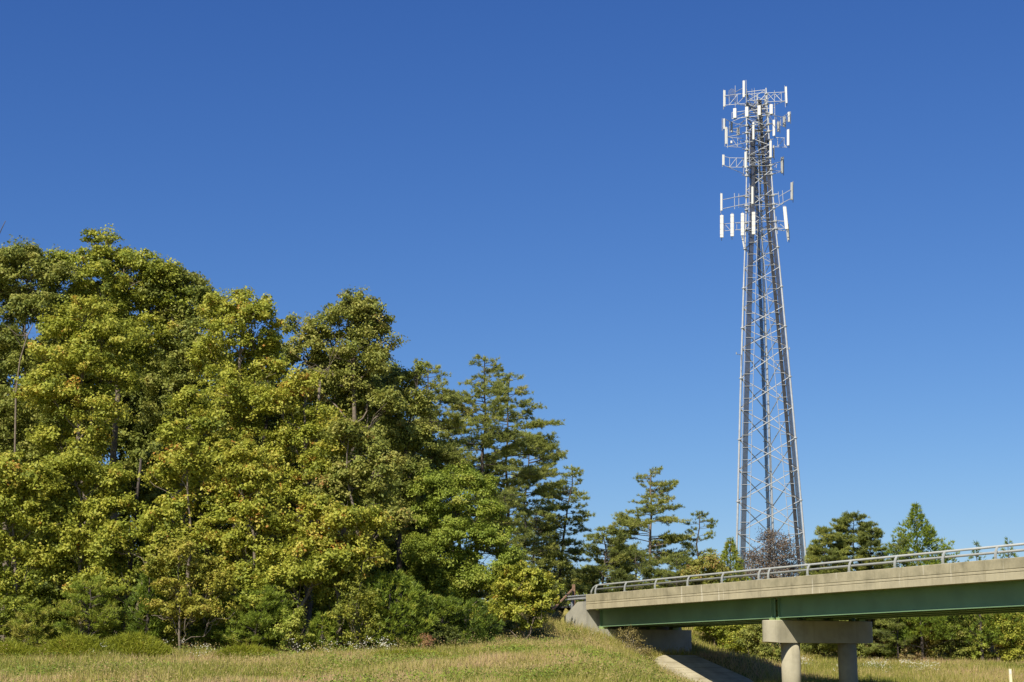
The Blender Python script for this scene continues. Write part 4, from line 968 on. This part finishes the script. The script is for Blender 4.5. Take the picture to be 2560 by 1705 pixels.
shrub('vine_bush', 'leafy bush wrapped round the foot of the wooden post', 110, 1412, [(1418, 1500, 13), (1405, 1485, 14), (1395, 1508, 14)], 'green', tmu=.75, per=26, leaf=.12)
shrub('dead_shrub', 'small rust red dead shrub at the grass edge left of the embankment', 79.5, 1068, [(1070, 1590, 16), (1058, 1605, 16), (1080, 1608, 15), (1068, 1620, 14)], 'rust', tmu=.5, leaf=.09, per=20, crad=.3)
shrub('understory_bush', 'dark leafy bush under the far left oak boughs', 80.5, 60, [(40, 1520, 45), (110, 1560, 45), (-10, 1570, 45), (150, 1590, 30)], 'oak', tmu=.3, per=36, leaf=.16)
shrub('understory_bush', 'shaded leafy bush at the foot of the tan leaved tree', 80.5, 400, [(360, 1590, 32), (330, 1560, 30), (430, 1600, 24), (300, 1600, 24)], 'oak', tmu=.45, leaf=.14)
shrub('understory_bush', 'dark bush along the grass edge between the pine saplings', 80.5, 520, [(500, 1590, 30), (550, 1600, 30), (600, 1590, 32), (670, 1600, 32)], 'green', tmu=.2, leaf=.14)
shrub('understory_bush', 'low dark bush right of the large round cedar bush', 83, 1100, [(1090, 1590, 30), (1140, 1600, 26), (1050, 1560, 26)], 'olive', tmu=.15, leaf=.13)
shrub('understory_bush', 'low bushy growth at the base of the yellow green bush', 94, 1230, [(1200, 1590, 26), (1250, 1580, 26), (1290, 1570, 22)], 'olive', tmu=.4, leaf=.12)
shrub('slope_shrub', 'brown feathery weed clump on the slope against the dark underside of the bridge', 99, 1572, [(1568, 1588, 20), (1558, 1612, 24), (1588, 1612, 24), (1572, 1635, 26), (1605, 1630, 20), (1620, 1645, 14)], 'brush', tmu=.35, leaf=.09, per=18, crad=.32, spacing=.4, stems=30, tr='barkpale')
shrub('slope_shrub', 'low brown weeds where the paved slope meets the grass', 97.5, 1622, [(1615, 1640, 14), (1630, 1650, 12), (1600, 1632, 14)], 'brush', tmu=.25, leaf=.07, per=22, crad=.25, spacing=.4, tr='barkpale')
shrub('slope_shrub', 'bright green weed patch on the slope above the paved concrete', 92, 1610, [(1600, 1680, 20), (1620, 1690, 18), (1590, 1700, 18)], 'green', tmu=.7, leaf=.09, per=24, crad=.28, spacing=.4)
shrub('slope_shrub', 'small green bush on the embankment below the wing wall', 97, 1432, [(1432, 1605, 14), (1425, 1615, 12)], 'green', tmu=.6, leaf=.09, per=22, crad=.22, spacing=.35)
shrub('slope_shrub', 'dark weedy clump halfway down the grassy embankment left of the wing wall', 92, 1350, [(1350, 1610, 16), (1338, 1622, 14)], 'olive', tmu=.2, leaf=.1, per=22, crad=.25, spacing=.35)
# ---------------------------------------------------------------- bank seen under the bridge
bank = [('tangled green bush beneath the bridge just right of the dark slope', 1800, 113, [(1785, 1580, 28), (1820, 1590, 30), (1850, 1580, 28), (1765, 1570, 22), (1860, 1620, 26), (1830, 1625, 24)], 'oak', .35),
    ('yellowish bush framed between the dark slope and the lit end of the pier', 1890, 111, [(1880, 1600, 28), (1900, 1585, 26), (1895, 1635, 26), (1925, 1640, 26), (1930, 1665, 20), (1900, 1660, 20)], 'olive', .45),
    ('brown and green thicket just right of the shaded pier cap', 2205, 122, [(2200, 1575, 24), (2215, 1600, 26), (2190, 1620, 22), (2230, 1630, 20)], 'brush', .35),
    ('narrow dark evergreen bush in the bank thicket', 2245, 121, [(2240, 1570, 22), (2250, 1600, 24), (2238, 1630, 22)], 'green', .4),
    ('golden tan bush with thin arching stems on the bank', 2305, 122, [(2290, 1575, 26), (2320, 1565, 26), (2330, 1600, 28), (2295, 1615, 26), (2315, 1640, 20)], 'brownleaf', .38),
    ('grey green rounded bush on the bank left of the brightest bush', 2385, 121, [(2380, 1590, 32), (2400, 1570, 26), (2370, 1620, 28), (2405, 1630, 26), (2390, 1655, 20)], 'olive', .3),
    ('bright yellow green bush beside the grey green one on the bank', 2450, 121, [(2445, 1570, 28), (2460, 1605, 32), (2440, 1640, 24), (2470, 1650, 20)], 'green', .8),
    ('lush green and gold thicket at the right edge beneath the bridge', 2530, 120, [(2500, 1560, 26), (2540, 1565, 30), (2520, 1605, 32), (2560, 1620, 28), (2530, 1645, 24), (2575, 1570, 26)], 'oak', .5),
    ('low bush in shade behind the far pier column', 2120, 121, [(2080, 1625, 18), (2110, 1630, 18), (2150, 1630, 18), (2050, 1625, 14), (2020, 1622, 14)], 'olive', .3),
    ('rusty brown bramble between the dark evergreen and the golden bush', 2275, 120, [(2268, 1640, 16), (2285, 1650, 14)], 'brush', .4)]
for lb, bx, Y, lo, mt, tm in bank: shrub('bank_shrub', lb, Y, bx, [(a, b_ - 4, c_ * 1.2) for a, b_, c_ in lo], mt, tmu=min(.9, tm + .15), leaf=.15, spacing=.6, crad=.36, stems=10)
tb = []
for sd in range(3):
    g = np.random.default_rng(70 + sd)
    tb.append(shrub('bank_thicket', 'tall leafy thicket closing the top of the bank beyond the bridge', 127, 2300, [(2300 + g.uniform(-50, 50), g.uniform(1525, 1600), g.uniform(22, 36)) for _ in range(10)], ['olive', 'green', 'oak'][sd], group='thickets on top of the far bank', tmu=[.75, .7, .8][sd], leaf=.16, spacing=.6, crad=.36, per=30, stems=8))
for i, px in enumerate((2230, 2330, 2430, 2530, 2620, 2150, 2060, 1960, 1870, 1800, 1730, 2280, 2480, 2390)):
    o = tb[i] if i < 3 else copy_tree(tb[i % 3])
    Y = 127 + (i * 5 % 4); x = W(px, 1600, Y)[0]; o.location = (x, Y, hz(x, Y) - .05); o.rotation_euler = (0, 0, i * 1.7)
# ---------------------------------------------------------------- grass
def blades(n, xy, hmin, hmax, wd, mat, name, label, tmu, tsd, tnoise=.25, lean=.35, cat='grass', kind='stuff', seed=1, parent=None, dens=None):
    x, y = xy; z = height(x, y) - .03; n = len(x)
    c = np.stack([x, y, z], 1)
    h = rng.uniform(hmin, hmax, n) * (1 + .5 * vnoise(x * 1.1, y * 1.1, seed + 8) + .45 * vnoise(x * 3.1, y * 3.1, seed + 9))
    d = unit(np.array((0, 0, 1.)) + rng.normal(size=(n, 3)) * np.array((lean, lean, .05)))
    t = np.clip(tmu + tnoise * vnoise(x * .5, y * .5, seed) * 1.7 + .3 * vnoise(x * 2.3, y * 2.3, seed + 3) + .22 * vnoise(x * 6, y * 6, seed + 5) + rng.normal(0, tsd, n), 0, 1)
    V = needles(c, d, h, wd * rng.uniform(.7, 1.4, n))
    o = quads(name, V, t, mat, parent, 3)
    if label: tag(o, label, cat, kind=kind)
    return o
def scatter(n, x0, x1, y0, y1, ok=None):
    x = rng.uniform(x0, x1, n); y = rng.uniform(y0, y1, n)
    if ok is not None: m = ok(x, y); x, y = x[m], y[m]
    return x, y
def notpaved(x, y):
    s = (x - P0[0]) * A[0] + (y - P0[1]) * A[1]; t = (x - P0[0]) * B[0] + (y - P0[1]) * B[1]
    return ~((t > pav_left(s) - .02) & (t < np.interp(s, [6.1, 9, 13], [4.3, 6.3, 6.8])) & (s > 6.1) & (s < 12.8)) & ~((t > -.1) & (t < 7.1) & (s > -31) & (s <= 1.3)) & (np.abs(x) < y * .36 + 3)
blades(0, scatter(420000, -30, 34, 46, 92, notpaved), .14, .46, .03, M['grass'], 'grass', 'rough tan and green meadow grass between the viewer and the wood', .57, .17)
blades(0, scatter(150000, 4, 50, 92, 126, notpaved), .2, .6, .038, M['grass'], 'grass', 'rough grass on the bank seen under and beyond the bridge', .50, .17, seed=4)
def emb(x, y):
    return notpaved(x, y) & (rng.random(len(x)) < np.exp(-(((x - 3) / 5) ** 2 + ((y - 101) / 7) ** 2))) & (vnoise(x * 1.3, y * 1.3, 17) > -.15) & ~(((x - P0[0]) * B[0] + (y - P0[1]) * B[1] > -1.6) & ((x - P0[0]) * A[0] + (y - P0[1]) * A[1] < 2))
blades(0, scatter(60000, -8, 14, 88, 110, emb), .35, .8, .03, M['grass'], 'embankment_grass', 'tall straw coloured grass and stalks mounded against the abutment', .68, .15, seed=9)
# seed heads and pale flowers
def flowers(name, label, spots, n, rad):
    C = []
    for px, py, Y in spots:
        p = W(px, py, Y); k = np.array([p + np.array((rng.normal() * rad, rng.normal() * rad * 2, 0)) for _ in range(7)])[rng.integers(0, 7, n)]; k[:, 2] = height(k[:, 0], k[:, 1]) + .45 + .25 * np.sin(k[:, 0] * 9); c = k + rng.normal(size=(n, 3)) * np.array((.13, .13, .07)); C.append(c)
    c = np.concatenate(C); nr = unit(np.array((0, -.3, 1.)) + rng.normal(size=(len(c), 3)) * .5)
    o = quads(name, leafquads(c, nr, np.full(len(c), .06), np.full(len(c), .045)), rng.random(len(c)), M['flower'], None)
    # stems
    tag(o, label, 'flowers', kind='stuff')
flowers('white_flowers', 'pale flower heads scattered along the grass at the foot of the wood', [(935, 1630, 78), (960, 1626, 78), (990, 1632, 78), (890, 1632, 78), (760, 1628, 78), (180, 1660, 74), (236, 1655, 74), (240, 1680, 72), (180, 1610, 77), (490, 1655, 75), (380, 1650, 75), (1490, 1600, 98), (820, 1640, 77), (500, 1630, 77)], 60, .32)
flowers('white_flowers', 'pale flower patches in the grass beyond the bridge piers', [(2020, 1650, 112), (2005, 1640, 112), (2280, 1670, 110), (2300, 1680, 108), (2195, 1690, 105), (2090, 1680, 106), (2250, 1660, 112), (2330, 1690, 106), (2170, 1665, 112), (2200, 1672, 110)], 110, .4)
# broad-leaved weeds among the grass
def weeds(name, label, x, y, mat, per, size, hgt, tmu):
    n = len(x); idx = np.repeat(np.arange(n), per); N = len(idx); z = height(x, y)
    c = np.stack([x, y, z], 1)[idx] + rng.normal(size=(N, 3)) * np.array((.16, .16, .0)); c[:, 2] += rng.uniform(.08, 1, N) * (hgt * rng.uniform(.5, 1.3, n))[idx]
    nr = unit(np.array((-.1, -.3, .8)) + rng.normal(size=(N, 3)) * .6); L = size * rng.uniform(.6, 1.4, N)
    tag(quads(name, leafquads(c, nr, L, L * .5), np.clip(rng.normal(tmu, .16, n)[idx] + rng.normal(0, .1, N), 0, 1), mat), label, 'weeds', kind='stuff')
def patchy(n, box, seed, thr, ok=notpaved):
    x, y = scatter(n, *box, ok); m = vnoise(x * .9, y * .9, seed) + .5 * vnoise(x * 2.6, y * 2.6, seed + 1) > thr; return x[m], y[m]
weeds('meadow_weeds', 'low green leafy weeds mixed into the meadow grass', *patchy(15000, (-30, 34, 50, 92), 21, .12), M['green'], 12, .10, .35, .4)
weeds('dry_weeds', 'dry brownish weed heads standing in the meadow and on the embankment', *patchy(20000, (-30, 40, 50, 124), 31, .1), M['brush'], 12, .07, .6, .45)
# green mounds of arching grass in the meadow
def mound(label, px, Y, rx, ry, h, n=9000, tmu=.45):
    x0 = W(px, 1640, Y)[0]; r = root('grass_mound', (x0, Y, hz(x0, Y)), label, 'shrub', 'green mounds in the meadow')
    a = rng.uniform(0, 6.28, n); q = np.sqrt(rng.random(n)); x = x0 + np.cos(a) * q * rx; y = Y + np.sin(a) * q * ry
    lum = (1 - .75 * q ** 2) * (1 + .3 * vnoise(x * 2.2, y * 2.2, int(px) + 5))
    z0 = height(x, y) + lum * h * rng.uniform(.1, .85, n)
    d = unit(np.stack([np.cos(a) * .6, np.sin(a) * .6, np.full(n, .45)], 1) + rng.normal(size=(n, 3)) * .6)
    V = needles(np.stack([x, y, z0], 1), d, rng.uniform(.12, .34, n), np.full(n, .035))
    quads('blades', V, np.clip(tmu + .35 * vnoise(x * 3, y * 3, 2) + rng.normal(0, .17, n), 0, 1), M['moundgrass'], r, 3)
mound('green arching grass mound at the left edge of the meadow', 20, 72.5, 1.6, 1.3, .9)
mound('long green grass mound below the pine saplings left of the small tan tree', 200, 73, 2.0, 1.4, 1.15, 12000)
mound('tall pointed green grass mound below the bare grey trunk', 330, 74, 1.8, 1.3, 1.25, 11000)
mound('small rounded green grass mound right of the tan leaved tree', 615, 74.5, 1.35, 1.0, .75, 8000)
mound('faint low green mound near the centre of the meadow', 1020, 75, 1.8, 1.1, .35, 6000, .6)
# ---------------------------------------------------------------- small things
pY = 109.0
p1 = W(1435, 1518, pY); p2 = W(1433, 1461, pY)
r = root('wooden_post', (p1[0], pY, p1[2] - .4), 'weathered brown timber post with a leaning brace beside the end of the bridge', 'post')
mb = MB(); c = (p1 + p2) / 2; mb.box(c - Z * .2, (.1, 0, 0), (0, .1, 0), Z * ((p2[2] - p1[2]) / 2 + .2)); build(mb, 'post', M['wood'], r)
mb = MB(); mb.tube([W(1431, 1474, pY - .2), W(1376, 1530, pY - 3.4)], .075, 6); build(mb, 'brace', M['wood'], r)
r = root('guardrail', tuple(S(-1.4, .9, 6.2)), 'short end of grey steel guardrail meeting the concrete parapet', 'guardrail')
mb = MB()
prof = [(-.155, 0), (-.1, -.07), (-.04, 0), (.04, 0), (.1, -.07), (.155, 0)]
n = len(prof); vs = []
for s in (-3.2, .0):
    for z, d in prof: vs.append(S(s, .3 + d, 6.62 + z))
    for z, d in prof: vs.append(S(s, .306 + d, 6.62 + z))
fs = [(i, i + 1, 2 * n + i + 1, 2 * n + i) for i in range(n - 1)] + [(n + i, 3 * n + i, 3 * n + i + 1, n + i + 1) for i in range(n - 1)]
mb.add(vs, fs); build(mb, 'beam', M['steeldull'], r)
for s in (-.8, -2.7):
    mb = MB(); mb.box(S(s, .42, 6.35), A * .06, B * .06, Z * .42); build(mb, 'post', M['steeldull'], r)
mY = 62.0
m1 = W(2525, 1672, mY); mz = hz(m1[0], mY)
r = root('marker_post', (m1[0], mY, mz), 'cream roadside marker post at the lower right corner', 'marker post')
mb = MB(); mb.box((m1[0], mY, (mz + m1[2]) / 2 - .1), (.05, 0, 0), (0, .02, 0), (0, 0, (m1[2] - mz) / 2 + .1)); build(mb, 'post', M['cream'], r)
mb = MB(); mb.box((m1[0], mY - .024, m1[2] - .12), (.038, 0, 0), (0, .003, 0), (0, 0, .07)); build(mb, 'reflector', M['panel'], r)
for px, py, sz, lb in ((1527, 1606, .16, 'crumpled white litter at the foot of the abutment seat'), (1469, 1614, .10, 'small pale scrap of litter in the grass below the wing wall')):
    p = W(px, py, 101.5); z = hz(p[0], 101.5); mb = MB()
    g = [p + np.array((math.cos(a) * sz * rng.uniform(.6, 1.2), math.sin(a) * sz * .6, (z + .15 + rng.uniform(-.06, .12)) - p[2])) for a in np.linspace(0, 5.5, 8)]
    ctr = np.mean(g, 0) + Z * sz; mb.add(g + [ctr, ctr - Z * sz * 1.6], [(i, (i + 1) % 8, 8) for i in range(8)] + [((i + 1) % 8, i, 9) for i in range(8)])
    o = build(mb, 'litter', M['white']); tag(o, lb, 'litter')
